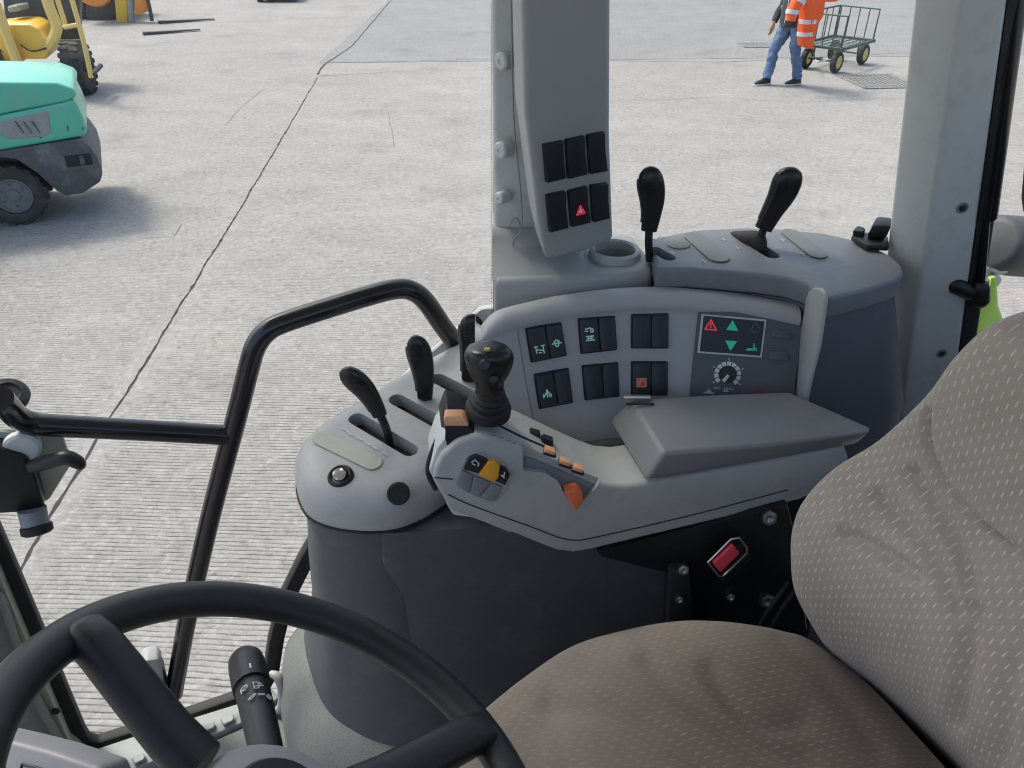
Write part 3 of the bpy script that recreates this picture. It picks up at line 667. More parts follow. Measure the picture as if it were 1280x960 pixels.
for k in range(6): tube(bm, [cp(-hl, -hw + 2 * hw * (k + .5) / 6, .392), cp(hl, -hw + 2 * hw * (k + .5) / 6, .392)], .005, 5)
ob("bed_mesh", bm, M_CARTGREEN, ca)
def rail(a, c, n, top=.86):
    bm = BM(); tube(bm, [a + UPV * .40, a + UPV * top, c + UPV * top, c + UPV * .40], .015, 8); ob("side_rail", bm, M_CARTGREEN, ca)
    for k in range(1, n):
        q = a.lerp(c, k / n); ob("upright", tube(BM(), [q + UPV * .40, q + UPV * top], .0095, 6), M_CARTGREEN, ca)
rail(cp(-hl, hw, 0), cp(hl, hw, 0), 5); rail(cp(hl, -hw + .03, 0), cp(hl, hw - .03, 0), 4)
rail(cp(-hl, -hw + .03, 0), cp(-hl, hw - .03, 0), 4)
ob("drawbar", tube(BM(), [cp(-clen / 2, 0, .2), cp(-clen / 2 - .28, 0, .22), cp(-clen / 2 - .75, .02, .86)], .014, 8, 1), M_CARTGREEN, ca)
ob("drawbar_handle", tube(BM(), [cp(-clen / 2 - .75, -.09, .86), cp(-clen / 2 - .75, .13, .86)], .017, 8), M_RUBBER, ca)
ob("steering_rod", tube(BM(), [cp(-clen / 2, -.18, .2), cp(-clen / 2 - .14, 0, .15), cp(-clen / 2, .18, .2)], .01, 6), M_STEEL, ca)

# ================================================================== TRACTOR CAB (the frame round the photographer)
cab = thing("tractor_cab", "grey tractor cab frame with pillars, roof and glass looking onto the yard", "tractor cab", (0.2, 0.7, EYE - 1.42))
roof = ob("roof", box(V(.12, .56, .42), 1.12, .90, .05, .03, 3), M_PILLAR, cab)
hx, hy = -.47, 1.21                                   # unseen glazed hatch, added so that sun lands on the armrest dip
cut(roof, [box(V(hx, hy, .42), .14, .095, .12)])
hf = BM()
for sx_, sy_, a_, b_ in ((0, 1, .16, .012), (0, -1, .16, .012), (1, 0, .012, .083), (-1, 0, .012, .083)): box(V(hx + sx_ * .148, hy + sy_ * .095, .477), a_, b_, .010, .003, 1, hf)
hfo = ob("added_sun_hatch", hf, M_RUBBER, cab); ob("added_hatch_glass", box(V(hx, hy, .478), .136, .083, .002), M_GLASS, hfo)
ob("floor", prism([V(*p, -1.47) for p in ((-.82, -.05), (1.15, -.05), (1.15, 1.17), (-.05, 1.17), (-.82, .81))], (0, 0, .06), .008, 2), M_TRIM, cab)
ob("added_side_panel", box(V(.17, -.32, -.93), .98, .03, .53, .01, 2), M_NAVY, cab)  # near side, header and window posts too: unseen, added to block light
ob("added_window_header", box(V(.17, -.32, .40), .98, .03, .09, .01, 2), M_PILLAR, cab)
for x_ in (.62, 1.08): ob("added_window_post", box(V(x_, -.32, -.05), .06, .03, .36, .01, 2), M_PILLAR, cab)
ob("corner_post", box(V(1.10, -.22, .05), .05, .06, .45, .01, 2), M_PILLAR, cab)
ob("rear_wall", box(V(1.15, .55, -.9), .03, .62, .52, .01, 2), M_NAVY, cab)

# --- switch pillar between door and side window
pil = ob("pillar", prism([V(-.030, 1.165, -.66), V(.10, 1.165, -.66), V(.115, 1.27, -.66), V(-.030, 1.27, -.66)], (.004, -.03, 1.02), .008, 3), M_PILLAR, cab)
for px, py, rr in ((627, 190, .0125), (628, 78, .0125), (625.5, 250, .0095)):
    p = at(px, py, y=1.136); ob("plug", lathe(BM(), [(rr, -.014), (rr, .003), (rr * .8, .0055), (rr * .3, .0058), (rr * .25, .0045), (0, .0045)], p + Vector((0, .010, 0)), (-.75, -.75, 0), 24), M_PILLAR, pil)
p = at(644, 287, y=1.150); ob("seam_plate", tube(BM(), [p + Vector((.0085 * math.cos(R(a)), 0, .019 * math.sin(R(a)))) for a in range(0, 361, 15)], .0007, 5), M_GREY, pil)
for k in range(46):                                                       # printed dot edge of the door glass
    pass
POD = Pl(at(678, 318, y=1.03), at(766, 300, y=1.085), at(652, 0, y=.975))
pod_px = [(650, -160), (765, -160), (764, 0), (763, 170), (767, 302), (724, 318), (682, 326), (672, 280), (655, 140), (652, 0)]
pod = ob("switch_pod", prism([POD.hit(*p) for p in pod_px], (-.012, .11, .0), .010, 4), M_POD, cab)
ob("pod_seam", tube(BM(), [at(x, y, y=1.128) for x, y in ((639, -100), (640, 60), (643, 160), (651, 240), (652, 285), (643, 300), (634, 330))], .0011, 6, 4), M_GREY, pil)
def rocker(name, q, pl_hit, m, parent, h=.006, lean=.0025, b=.0012):
    """rocker switch: rounded block with a slightly dished face; q = photo corners TL TR BR BL"""
    c = [pl_hit(*p) for p in q]; n = (c[1] - c[0]).cross(c[3] - c[0]).normalized(); n = -n if n.y > 0 else n
    bm = BM(); ml = (c[0] + c[3]) / 2; mr = (c[1] + c[2]) / 2; k = .97
    def sh(p, ctr, s): return ctr + (p - ctr) * s
    ctr = (ml + mr) / 2
    base = [p - n * .004 for p in (c[0], c[1], mr, c[2], c[3], ml)]
    top = [sh(p, ctr, k) + n * hh for p, hh in zip((c[0], c[1], mr, c[2], c[3], ml), (h, h, h - lean, h + .001, h + .001, h - lean))]
    vs = [bm.verts.new(p) for p in base]; vt = [bm.verts.new(p) for p in top]
    for i in range(6): bm.faces.new((vs[i], vs[(i + 1) % 6], vt[(i + 1) % 6], vt[i]))
    bm.faces.new(vs[::-1]); bm.faces.new((vt[0], vt[1], vt[2], vt[5])); bm.faces.new((vt[5], vt[2], vt[3], vt[4]))
    bev(bm, b, 2, 40); o = ob(name, bm, m, parent)
    ex = (c[1] - c[0] + c[2] - c[3]) / 4; ey = (c[0] - c[3] + c[1] - c[2]) / 4
    return o, (ctr + n * (h + .0006), ex, ey, n)
def frame_of(q, hit, off=.001):
    c = [hit(*p) for p in q]; n = (c[1] - c[0]).cross(c[3] - c[0]).normalized(); n = -n if n.y > 0 else n
    return (sum(c, Vector()) / 4 + n * off, (c[1] - c[0] + c[2] - c[3]) / 4, (c[0] - c[3] + c[1] - c[2]) / 4, n)
def surround(q, hit, m, parent, e=2.5, name="switch_frame"):
    cx = sum(p[0] for p in q) / 4; cy = sum(p[1] for p in q) / 4
    qq = [(p[0] + math.copysign(e, p[0] - cx), p[1] + math.copysign(e, p[1] - cy)) for p in q]
    c = [hit(*p) for p in qq]; n = (c[1] - c[0]).cross(c[3] - c[0]).normalized(); n = -n if n.y > 0 else n
    return ob(name, prism([p - n * .006 for p in c], n * .0075, .0012, 1), m, parent)
prow = [[((678, 180), (703, 175), (706, 222), (682, 228)), ((706, 174), (730, 169), (733, 217), (709, 223)), ((733, 168), (755, 164), (758, 213), (736, 217))],
        [((682, 243), (706, 238), (709, 284), (686, 290)), ((709, 238), (733, 232), (737, 277), (713, 283)), ((737, 231), (759, 228), (761, 272), (740, 277))]]
for r_ in prow:
    for i, q in enumerate(r_):
        o, fr = rocker("rocker_switch", q, lambda x, y: POD.hit(x, y, .002), M_SWITCH, pod, .0045, .002)
        if r_ is prow[1] and i == 1:
            fr2 = (fr[0] - fr[2] * .12, fr[1], fr[2], fr[3])
            ob("hazard_symbol", strokes([[(-.42, -.22), (.42, -.22), (0, .24), (-.42, -.22)]], fr2, .0022), M_RED, pod)
            ob("hazard_symbol", poly([(-.24, -.15), (.24, -.15), (0, .11)], fr2, h=.0006), M_WHITE, pod)
            o["label"] = "hazard light switch with red triangle"
        else: o["label"] = "blank black switch"

# --- rear corner pillar
bp_l = [at(1108, 322, y=1.14), at(1144, 0, y=1.10)]
dirv = (bp_l[1] - bp_l[0]).normalized()
base_c = bp_l[0] - dirv * .35
def pw(a): return base_c + a
w1 = Vector((.088, -.05, 0)); w2 = Vector((.135, .015, 0))
p0 = bp_l[0] - dirv * .5
PX = [(0, 0), (.030, -.060), (.080, -.058), (.155, .06), (.06, .10)]
def pring(h, wd, ps): return [p0 + dirv * h + Vector((x + (wd if x > .05 else 0), y, 0)) for x, y in ps]
bpil = ob("pillar", bev(loft(BM(), [pring(0, .046, PX), pring(1.2, -.010, PX)]), .006, 3), M_PILLAR, cab)
FACE = Pl(pring(0, .046, PX)[1], pring(0, .046, PX)[2], pring(1.2, -.010, PX)[1])
for px, py in ((1203, 260), (1177, 442)):
    p = FACE.hit(px, py); ob("screw", lathe(BM(), [(.005, -.002), (.005, .0015), (.002, .0025), (0, .0015)], p, FACE.n, 12), M_BLACK, bpil)
    ob("washer", lathe(BM(), [(.0085, -.001), (.0085, .0008), (0, .0008)], p, FACE.n, 16), M_DECALGREY, bpil)
SX = [(.0825, -.055), (.114, -.046), (.165, .05), (.157, .06)]
ob("window_seal", bev(loft(BM(), [pring(0, .046, SX), pring(1.2, -.010, SX)]), .004, 2), M_RUBBER, cab)

# --- side window and its glass
sw = ob("side_window", prism([V(.08, 1.285, -.60), V(.72, 1.285, -.60), V(.72, 1.289, -.60), V(.08, 1.289, -.60)], (0, -.02, .96), 0), M_GLASS, cab)
rw = ob("rear_quarter_window", prism([V(.70, 1.25, -.60), V(1.15, 1.22, -.60), V(1.15, 1.224, -.60), V(.70, 1.254, -.60)], (0, -.02, .96), 0), M_GLASS, cab)
# gas strut and hinge knob at the rear window
a, c, d = at(1276, -60, y=1.06), at(1233, 272, y=1.08), at(1226, 362, y=1.085)
ob("strut_cylinder", tube(BM(), [a, c], .0145, 16), M_RAIL, rw)
ob("strut_rod", tube(BM(), [c, d], .0055, 12), M_RAIL, rw)
ob("strut_end", tube(BM(), [at(1227, 352, y=1.085), at(1225, 360, y=1.085), at(1225, 376, y=1.085), at(1224, 383, y=1.085)], [.009, .014, .014, .007], 14, 2), M_BLACK, rw)
ob("strut_mount", tube(BM(), [at(1190, 354, y=1.09), at(1194, 356, y=1.088), at(1212, 366, y=1.085), at(1216, 369, y=1.085)], [.010, .0135, .012, .008], 14, 2), M_BLACK, rw)
# exterior pieces seen through the rear quarter window
fl = thing("rear_lamp", "grey rounded lamp housing outside the window behind the corner pillar", "lamp", at(1262, 330, y=1.6))
ob("housing", tube(BM(), [at(1238, 304, y=1.55), at(1244, 305, y=1.56), at(1272, 308, y=1.6), at(1330, 314, y=1.7)], [.045, .062, .066, .066], 22, 3), M_CWT, fl, 60)
ob("bracket", prism([at(x, y, y=1.52) for x, y in ((1234, 335), (1258, 332), (1262, 341), (1247, 346), (1245, 390), (1232, 390))], (0, .012, 0), .003, 1), M_STEEL, fl)
ob("bolt", lathe(BM(), [(.014, 0), (.014, .008), (.007, .01), (0, .008)], at(1241, 350, y=1.515), (0, -1, .1), 12), M_STEEL, fl)
ob("mirror_housing", prism([at(x, y, y=1.40) for x, y in ((1288, 178), (1279, 200), (1275, 250), (1278, 272), (1294, 280), (1340, 270), (1340, 170))], (.07, .09, 0), .02, 3), M_BLACK, cab)
fd = thing("rear_mudguard", "lime green mudguard edge showing behind the seat top and corner pillar", "mudguard", at(1240, 400, y=1.5))
ob("panel", prism([at(x, y, y=1.50) for x, y in ((1205, 440), (1212, 386), (1220, 378), (1235, 374), (1238, 346), (1246, 346), (1248, 382), (1254, 400), (1254, 440))], (.05, .10, -.02), .008, 2), M_LIME, fd)

# --- side door: glass from the front post to the switch pillar, black rubber seal, pull rails, latch
DOOR = Pl(V(-.80, .86, 0), V(-.03, 1.225, 0), V(-.80, .86, -1))
RAILP = Pl(V(-.80, .83, 0), V(-.03, 1.185, 0), V(-.80, .83, -1))
D = lambda px, py, off=0.0: DOOR.hit(px, py, off)
gl = [D(6, 690), D(112, 935), D(300, 878), D(340, 838), D(352, 770), D(385, 700), D(470, 560), D(620, 395), D(617, -140), D(-60, -340), D(-480, -340), D(-160, 345)]
door = ob("side_door", prism(gl, -DOOR.n * .005, 0), M_GLASS, cab)
def band(pxs, wpx, th, m, name, parent, off=.004):
    c = [D(*p) for p in pxs]; n = DOOR.n; bm = BM(); L = []
    for i, p in enumerate(c):
        t = (c[min(len(c) - 1, i + 1)] - c[max(0, i - 1)]).normalized(); s_ = n.cross(t) * wpx / 2
        L.append([p - s_ + n * off, p + s_ + n * off, p + s_ - n * th, p - s_ - n * th])
    loft(bm, L); return ob(name, bev(bm, .004, 2), m, parent)
band([(-500, -380), (-330, -15), (-160, 348), (-12, 668), (0, 695), (40, 787), (76, 872), (96, 918), (104, 930), (122, 934), (160, 922), (240, 897), (300, 876), (330, 860), (340, 840), (346, 800), (358, 752), (384, 700), (430, 620)], .030, .02, M_RUBBER, "door_seal", door)
# printed dot band along the pillar edge of the glass
bm = BM()
for k in range(110):
    for j in range(2):
        c = D(616.3 - j * 2.2, -10 + k * 3.7 + j * 1.85, .002); e1 = Vector((.9, .42, 0)) * .0008
        loft(bm, [disc(c, e1, Vector((0, 0, .0009)), 6), disc(c + DOOR.n * .0006, e1, Vector((0, 0, .0009)), 6)])
o = ob("glass_dots", bm, M_RUBBER, door); o["kind"] = "stuff"
band([(618.5, -160), (618.5, 60), (618.5, 200), (619, 398)], .006, .004, M_RUBBER, "glass_edge", door, .003)
RL = lambda px, py: RAILP.hit(px, py)
ob("pull_rail", tube(BM(), [RL(600, 492), RL(575, 440), RL(551, 404), RL(533, 378), RL(518, 365), RL(500, 361), RL(470, 367), RL(410, 385), RL(355, 403), RL(334, 414), RL(320, 432), RL(312, 456), RL(296, 520), RL(262, 650), RL(235, 770), RL(222, 840), RL(217, 868)], .0165, 16, 5), M_RAIL, door)
cross = [RAILP.hit(283, 544), RAILP.hit(180, 538), RAILP.hit(70, 532), RAILP.hit(40, 529) , RAILP.hit(20, 520, .01), RAILP.hit(8, 506, .03), RAILP.hit(0, 498, .05)]
ob("pull_rail", tube(BM(), cross, .0165, 16, 5), M_RAIL, door)
kn = D(10, 494, -.02); ax = (Vector((0, 0, EYE)) - kn).normalized() * .6 + Vector((.3, 0, .9)); ax.normalize()
ob("rail_cap", lathe(BM(), [(.001, -.012), (.022, -.012), (.027, -.006), (.028, .002), (.024, .008), (.016, .009), (.014, .006), (0, .006)], kn, ax, 28), M_BLACK, door)
# latch: black case, thumb lever, lock barrel
LP = lambda px, py, off=.05: D(px, py, off)
lt = ob("latch_case", prism([LP(x, y) for x, y in ((-60, 555), (0, 562), (32, 571), (44, 590), (56, 634), (50, 640), (0, 643), (-60, 655))], -DOOR.n * .04, .006, 3), M_BLACK, door)
ob("latch_plate", prism([LP(x, y, .02) for x, y in ((-20, 538), (30, 542), (78, 545), (90, 580), (62, 625), (30, 640), (-20, 640))], -DOOR.n * .012, .004, 2), M_OLIVE, door)
ob("latch_lever", tube(BM(), [LP(40, 583, .055), LP(62, 577, .07), LP(82, 572, .08), LP(97, 578, .082), LP(101, 583, .08)], [.010, .011, .011, .010, .007], 12, 4), M_BLACK, lt)
ob("lock_barrel", tube(BM(), [LP(40, 636, .05), LP(43, 650, .055), LP(45, 657, .06)], [.019, .0185, .019], 18), M_GREY, lt)
a = LP(45, 657, .06); c = (LP(45, 657, .06) - LP(41, 640, .05)).normalized()
ob("lock_ring", lathe(BM(), [(.0185, -.002), (.0215, 0), (.0215, .010), (.017, .013), (.014, .010), (0, .010)], a, c, 22), M_RUBBER, lt)
ob("lock_slot", box(a + c * .0125, .008, .0022, .002, .0008, 1), M_STEEL, lt)
ob("latch_disc", lathe(BM(), [(.024, 0), (.024, .01), (.02, .013), (0, .013)], LP(28, 556, .03), DOOR.n, 20), M_PILLAR, door)
# lower hinge block on the pull rail
hg = ob("hinge_block", prism([RAILP.hit(x, y, .02) for x, y in ((172, 872), (176, 832), (183, 826), (198, 824), (203, 830), (206, 866), (200, 880), (180, 882))], -RAILP.n * .035, .004, 2), M_PANEL, door)
ob("hinge_plate", prism([RAILP.hit(x, y, .012) for x, y in ((199, 826), (206, 840), (211, 862), (213, 876), (204, 880))], -RAILP.n * .03, .002, 1), M_BLACK, hg)

# front post with olive inner face
fp_ = [D(-2, 716, .03), D(88, 930, .03), D(128, 962, .03), D(120, 1010, .03), D(40, 1010, .03), D(-70, 716, .03), V(-.87, .80, .37), V(-.82, .83, .37)]
fpost = ob("front_post", prism(fp_, -DOOR.n * .05, .006, 2), M_OLIVE, cab)
ob("front_post_trim", prism([D(x, y, .08) for x, y in ((-60, 735), (4, 765), (46, 885), (86, 958), (110, 1010), (-60, 1010))], -DOOR.n * .048, .01, 2), M_OLIVED, fpost)
p = D(70, 888, .031); ob("screw", lathe(BM(), [(.007, 0), (.007, .003), (.003, .004), (0, .003)], p, DOOR.n, 12), M_BLACK, fpost)
# light sill strip with moulded tabs inside the seal
SIL = [at(108, 950, w=-1.40), at(200, 919, w=-1.40), at(300, 888, w=-1.40), at(336, 862, w=-1.40), at(352, 880, w=-1.40), at(306, 912, w=-1.40), at(230, 945, w=-1.40), at(140, 985, w=-1.40)]
sill = ob("door_sill", prism([p + UPV * -.006 for p in SIL], (0, 0, .03), .005, 2), M_SILL, cab)
for x0, y0 in ((252, 910), (276, 901), (165, 950)):
    q = [at(x, y, w=-1.374) for x, y in ((x0, y0), (x0 + 16, y0 - 6), (x0 + 18, y0 - 1), (x0 + 16, y0 + 3), (x0 + 4, y0 + 8))]
    ob("sill_tab", prism(q, (0, 0, .008), .002, 1), M_SILL, sill)
ob("sill_step", prism([at(x, y, w=-1.405) for x, y in ((230, 950), (306, 916), (354, 884), (372, 940), (320, 1010), (200, 1010))], (0, 0, .02), .004, 1), M_TRIM, cab)
ob("sill_clip", tube(BM(), [at(338, 842, y=.94), at(347, 846, y=.935), at(353, 862, y=.93), at(352, 882, y=.925), at(340, 892, y=.925)], [.006, .009, .010, .009, .006], 10, 4), M_PANEL, sill)

# ================================================================== SIDE CONSOLE
con = thing("side_console", "grey side console with switch panel, black levers and dark skirt along the window", "control console", V(.1, 1.0, -1.41))
seam = [(-.318, .885), (-.292, .812), (-.243, .780), (-.175, .774), (-.128, .795), (-.085, .838), (.0, .91), (.06, 1.0), (.05, 1.12), (-.06, 1.165), (-.15, 1.10), (-.225, 1.02), (-.29, .95)]
ring = cr([Vector((x, y, 0)) for x, y in seam], 8, True)
def lift(r, f): return [Vector((p.x, p.y, EYE + f(p))) for p in r]
topw = lambda p: -.690 + (p.y - .80) * .12
cap = BM()
loft(cap, [lift(ring, lambda p: -.742), lift(ring, lambda p: topw(p) - .034), lift(offs(ring, .003), lambda p: topw(p) - .022), lift(offs(ring, .009), lambda p: topw(p) - .011), lift(offs(ring, .019), lambda p: topw(p) - .004), lift(offs(ring, .032), lambda p: topw(p)), lift(offs(ring, .045), lambda p: topw(p) + .001)])
capo = ob("lever_housing", cap, M_LIGHT, con, 50)
CT = Pl(V(-.2, .80, -.690), V(.2, .80, -.690), V(-.2, 1.2, -.642)); CT.n = CT.n if CT.n.z > 0 else -CT.n
H = lambda px, py, off=0.0: CT.hit(px, py, off)
slots = [((446, 524), (512, 563), .0125), ((496, 500), (556, 533), .0125), ((548, 474), (606, 504), .0125)]
cut(capo, [prism([p + CT.n * .02 for p in capsule(H(*a), H(*c), r_, CT.n, 0)], CT.n * -.05) for a, c, r_ in slots])
for a, c, r_ in slots:
    ob("slot_boot", prism([p - CT.n * .026 for p in capsule(H(*a), H(*c), r_ * .9, CT.n, 0)], CT.n * .004, .001, 1), M_RUBBER, capo)
ob("housing_seam", tube(BM(), lift(offs(ring, -.0005), lambda p: -.744) + [lift(offs(ring, -.0005), lambda p: -.744)[0]], .0022, 6), M_RUBBER, capo)
# skirt
sk1 = lift(offs(ring, .004), lambda p: -.746); sk2 = lift(offs(ring, .006), lambda p: -.80)
LOW = [(-.40, .975), (-.335, .83), (-.262, .770), (-.190, .745), (-.10, .742), (-.02, .765), (.08, .86), (.12, 1.0), (.06, 1.13), (-.05, 1.17), (-.17, 1.14), (-.28, 1.08), (-.37, 1.03)]
low = cr([Vector((x, y, 0)) for x, y in LOW], 8, True)
def mixr(a, c, f, w_): return [Vector((p.x + (q.x - p.x) * f, p.y + (q.y - p.y) * f, EYE + w_)) for p, q in zip(a, c)]
rg = [sk1, sk2, mixr(ring, low, .06, -.88), mixr(ring, low, .20, -.98), mixr(ring, low, .48, -1.08), mixr(ring, low, .8, -1.16), mixr(ring, low, 1.0, -1.21)]
ob("skirt", loft(BM(), rg), M_NAVY, con, 60)
ob("floor_trim", loft(BM(), [mixr(ring, low, 1.02, -1.205), lift(offs(low, -.018), lambda p: -1.215), lift(offs(low, -.045), lambda p: -1.26), lift(offs(low, -.066), lambda p: -1.34), lift(offs(low, -.075), lambda p: -1.42)]), M_TRIM, con, 60)
pnl = cr([Vector((x, y, 0)) for x, y in ((-.205, .81), (-.19, .785), (-.172, .7775), (-.10, .783), (.0, .797), (.15, .818), (.30, .836), (.41, .86), (.425, .93), (.40, 1.0), (.2, 1.02), (-.05, 1.0), (-.18, .90))], 5, True)
ob("skirt_panel", loft(BM(), [lift(offs(pnl, -.030 * f_), lambda p: w_) for f_, w_ in ((0, -.750), (0, -.80), (.06, -.88), (.20, -.98), (.48, -1.08), (.8, -1.16), (1.0, -1.21), (1.0, -1.41))]), M_NAVY, con, 60)
# long rear body of the console below the panel
bodyp = [(.02, .90), (.20, .93), (.36, .93), (.418, .92), (.418, 1.20), (.02, 1.20)]
ob("rear_skirt", prism([V(x, y, -1.41) for x, y in bodyp], (0, 0, .70), .012, 3), M_NAVY, con)
# rear cover (blue-grey top)
TOPW = -.48
near = [(821, 336), (860, 335), (900, 338), (950, 342), (985, 347), (1008, 354), (1020, 361), (1029, 371), (1040, 372)]
farp = [(1085, 361), (1122, 349), (1131, 341), (1127, 330), (1112, 318), (1080, 302), (1030, 291), (980, 286), (930, 284), (870, 287), (812, 298)]
rc = [at(x, y, w=TOPW) for x, y in near + farp]
rco = ob("rear_cover", prism([p - UPV * .034 for p in rc], (0, 0, .034), .011, 4), M_BLUEGREY, con)
bi = [p + Vector((0, .003, 0)) for p in offs([Vector((p.x, p.y, 0)) for p in rc], .004)]
def flare(f, w_): return [Vector((p.x + f * max(0, (p.x - .44) / .13), p.y, EYE + w_)) for p in bi]
ob("rear_cover_base", bev(loft(BM(), [flare(0, TOPW - .036), flare(.068, TOPW - .24), flare(.10, -1.40)]), .004, 2, 60), M_BASE, con)
TP = lambda px, py, dz=0.0: at(px, py, w=TOPW) + UPV * dz
rs = [((819, 312), (836, 322), .011), ((925, 294), (965, 319), .012)]
cut(rco, [prism([p + UPV * .02 for p in capsule(TP(*a), TP(*c), r_, UPV, 0)], (0, 0, -.05)) for a, c, r_ in rs])
for a, c, r_ in rs: ob("slot_boot", prism([p - UPV * .026 for p in capsule(TP(*a), TP(*c), r_ * .9, UPV, 0)], (0, 0, .004), .001, 1), M_RUBBER, rco)
for a, c, r_ in (((868, 297), (898, 323), .017), ((988, 292), (1022, 319), .015)):
    ob("symbol_plate", prism([p + UPV * .0008 for p in capsule(TP(*a), TP(*c), r_, UPV, 0)], (0, 0, .002), .0006, 1), M_DECALGREY, rco)
ob("round_plug", lathe(BM(), [(.0185, -.001), (.0185, .002), (.016, .0032), (0, .0032)], TP(848, 306), UPV, 24), M_DECALGREY, rco)
for x, y in ((905, 300), (922, 311), (880, 327), (888, 313), (978, 301), (1003, 318), (841, 317), (826, 297)):
    fr = (TP(x, y, .0008), Vector((.004, 0, 0)), Vector((0, .006, 0)), UPV)
    ob("printed_mark", strokes([[(-1, 0), (1, 0)], [(0, -1), (0, 1)], [(-.8, .8), (.2, .8)]], fr, .0016), M_OFFWHITE, rco)
# seam below rear cover
# black socket bracket at the far corner
sk = ob("socket_bracket", prism([TP(x, y, .002) for x, y in ((1062, 302), (1085, 298), (1108, 304), (1110, 316), (1082, 315))], (0, 0, .010), .003, 2), M_BLACK, con)
ob("socket_cap", prism([TP(x, y, .012) for x, y in ((1080, 308), (1104, 309), (1106, 298), (1086, 296))], (.004, .0, .024), .005, 2), M_BLACK, sk)
ob("socket_tab", prism([TP(x, y, .01) for x, y in ((1064, 303), (1078, 305), (1080, 299), (1070, 296))], (-.003, 0, .010), .002, 1), M_BLACK, sk)

# light block with the cup holder beside the rear cover
blk = [V(-.028, 1.055, -.50), V(.10, 1.065, -.50), V(.218, 1.09, -.50), V(.222, 1.14, -.50), V(.205, 1.24, -.50), V(-.028, 1.24, -.50)]
bo = ob("cup_block", prism([p - UPV * .16 for p in blk], (0, 0, .16), .010, 4), M_BLUEGREY, con)
bo.data.materials[0] = M_POD
cc = at(768, 319, w=-.50); cut(bo, [lathe(BM(), [(.034, -.09), (.034, .03)], cc, UPV, 28)])
ob("cup_rim", lathe(BM(), [(.033, -.002), (.033, .010), (.036, .013), (.041, .010), (.043, -.004)], cc, UPV, 32, False), M_LIGHT, bo)
ob("pillar_foot", loft(BM(), [[V(x, y, w_) for x, y in ((-.031, yf), (xr, yf + .012), (xr + .01, 1.22), (-.031, 1.22))] for w_, yf, xr in ((-.502, 1.062, .118), (-.497, 1.080, .112), (-.489, 1.100, .106), (-.478, 1.120, .100), (-.466, 1.134, .096), (-.455, 1.142, .093))]), M_POD, con, 60)

# curved switch panel facing the driver
XC = [(-.060, .955), (-.038, .972), (.0, .988), (.06, 1.008), (.15, 1.026), (.226, 1.032), (.33, 1.024), (.43, 1.006)]
def yc(x):
    if x <= XC[0][0]: return XC[0][1]
    for (a, ya), (c, yb) in zip(XC, XC[1:]):
        if x <= c:
            t_ = (x - a) / (c - a); return ya + (yb - ya) * t_
    return XC[-1][1]
SL = .45
def pan(px, py, off=0.0):
    d = ray(px, py); t_ = 1.1
    for _ in range(14):
        x, w_ = d.x * t_, d.z * t_; t_ = (yc(x) + SL * (w_ + .52) - off) / d.y
    return Vector((d.x * t_, d.y * t_, EYE + d.z * t_))
bm = BM(); rings = []
xs = [-.045 + .467 * i / 44 for i in range(45)]
for i, x in enumerate(xs):
    r_ = []; e = max(0, 1 - (x + .045) / .03); lift_ = 0.0
    tw = -.522 + .012 * math.sin(math.pi * min(1, max(0, (x + .045) / .47))) - .02 * e * e
    y0 = yc(x) + .016 * e * e
    for w_, dy in ((-.72, 0), (-.68, 0), (tw - .030, 0), (tw - .025, -.001), (tw - .021, -.004), (tw - .014, -.008), (tw - .006, -.008), (tw - .001, -.004), (tw + .002, .004), (tw + .001, .018), (tw - .012, .040), (tw - .10, .045)):
        r_.append(V(x, y0 + SL * (w_ + .52) + dy + (0.035 if dy == .045 else 0), w_))
    rings.append(r_)
spn = ob("switch_panel", loft(BM(), rings), M_PANEL, con, 60)
ob("panel_end_cap", loft(BM(), [[p + Vector((-dx, dy, 0)) for p in rings[0]] for dx, dy in ((0, 0), (.006, .006), (.009, .016), (.010, .04))]), M_LIGHT, con, 60)
# left inner border line of the panel
ob("panel_groove", tube(BM(), [pan(x, y, .0004) for x, y in ((668, 530), (658, 480), (646, 404), (652, 400), (700, 392), (760, 386), (801, 385), (868, 384))], .0009, 6, 3), M_GREY, spn)
sws = [((657, 411), (679, 408), (686, 448), (665, 452)), ((681, 407), (700, 404), (707, 443), (687, 447)), ((723, 399), (745, 398), (748, 438), (727, 441)), ((747, 397), (767, 396), (770, 436), (750, 438)),
       ((790, 394), (811, 394), (811, 434), (790, 434)), ((814, 394), (834, 393), (834, 434), (814, 434)), ((668, 469), (688, 466), (695, 505), (675, 510)), ((691, 465), (709, 461), (715, 502), (697, 505)),
       ((728, 458), (749, 456), (752, 497), (732, 499)), ((752, 455), (771, 454), (773, 494), (754, 497)), ((790, 453), (811, 453), (811, 493), (790, 493)), ((814, 453), (833, 453), (833, 493), (814, 493))]
for i in range(0, 12, 2):
    q = (sws[i][0], sws[i + 1][1], sws[i + 1][2], sws[i][3]); surround(q, pan, M_BLACK, spn, 1.6)
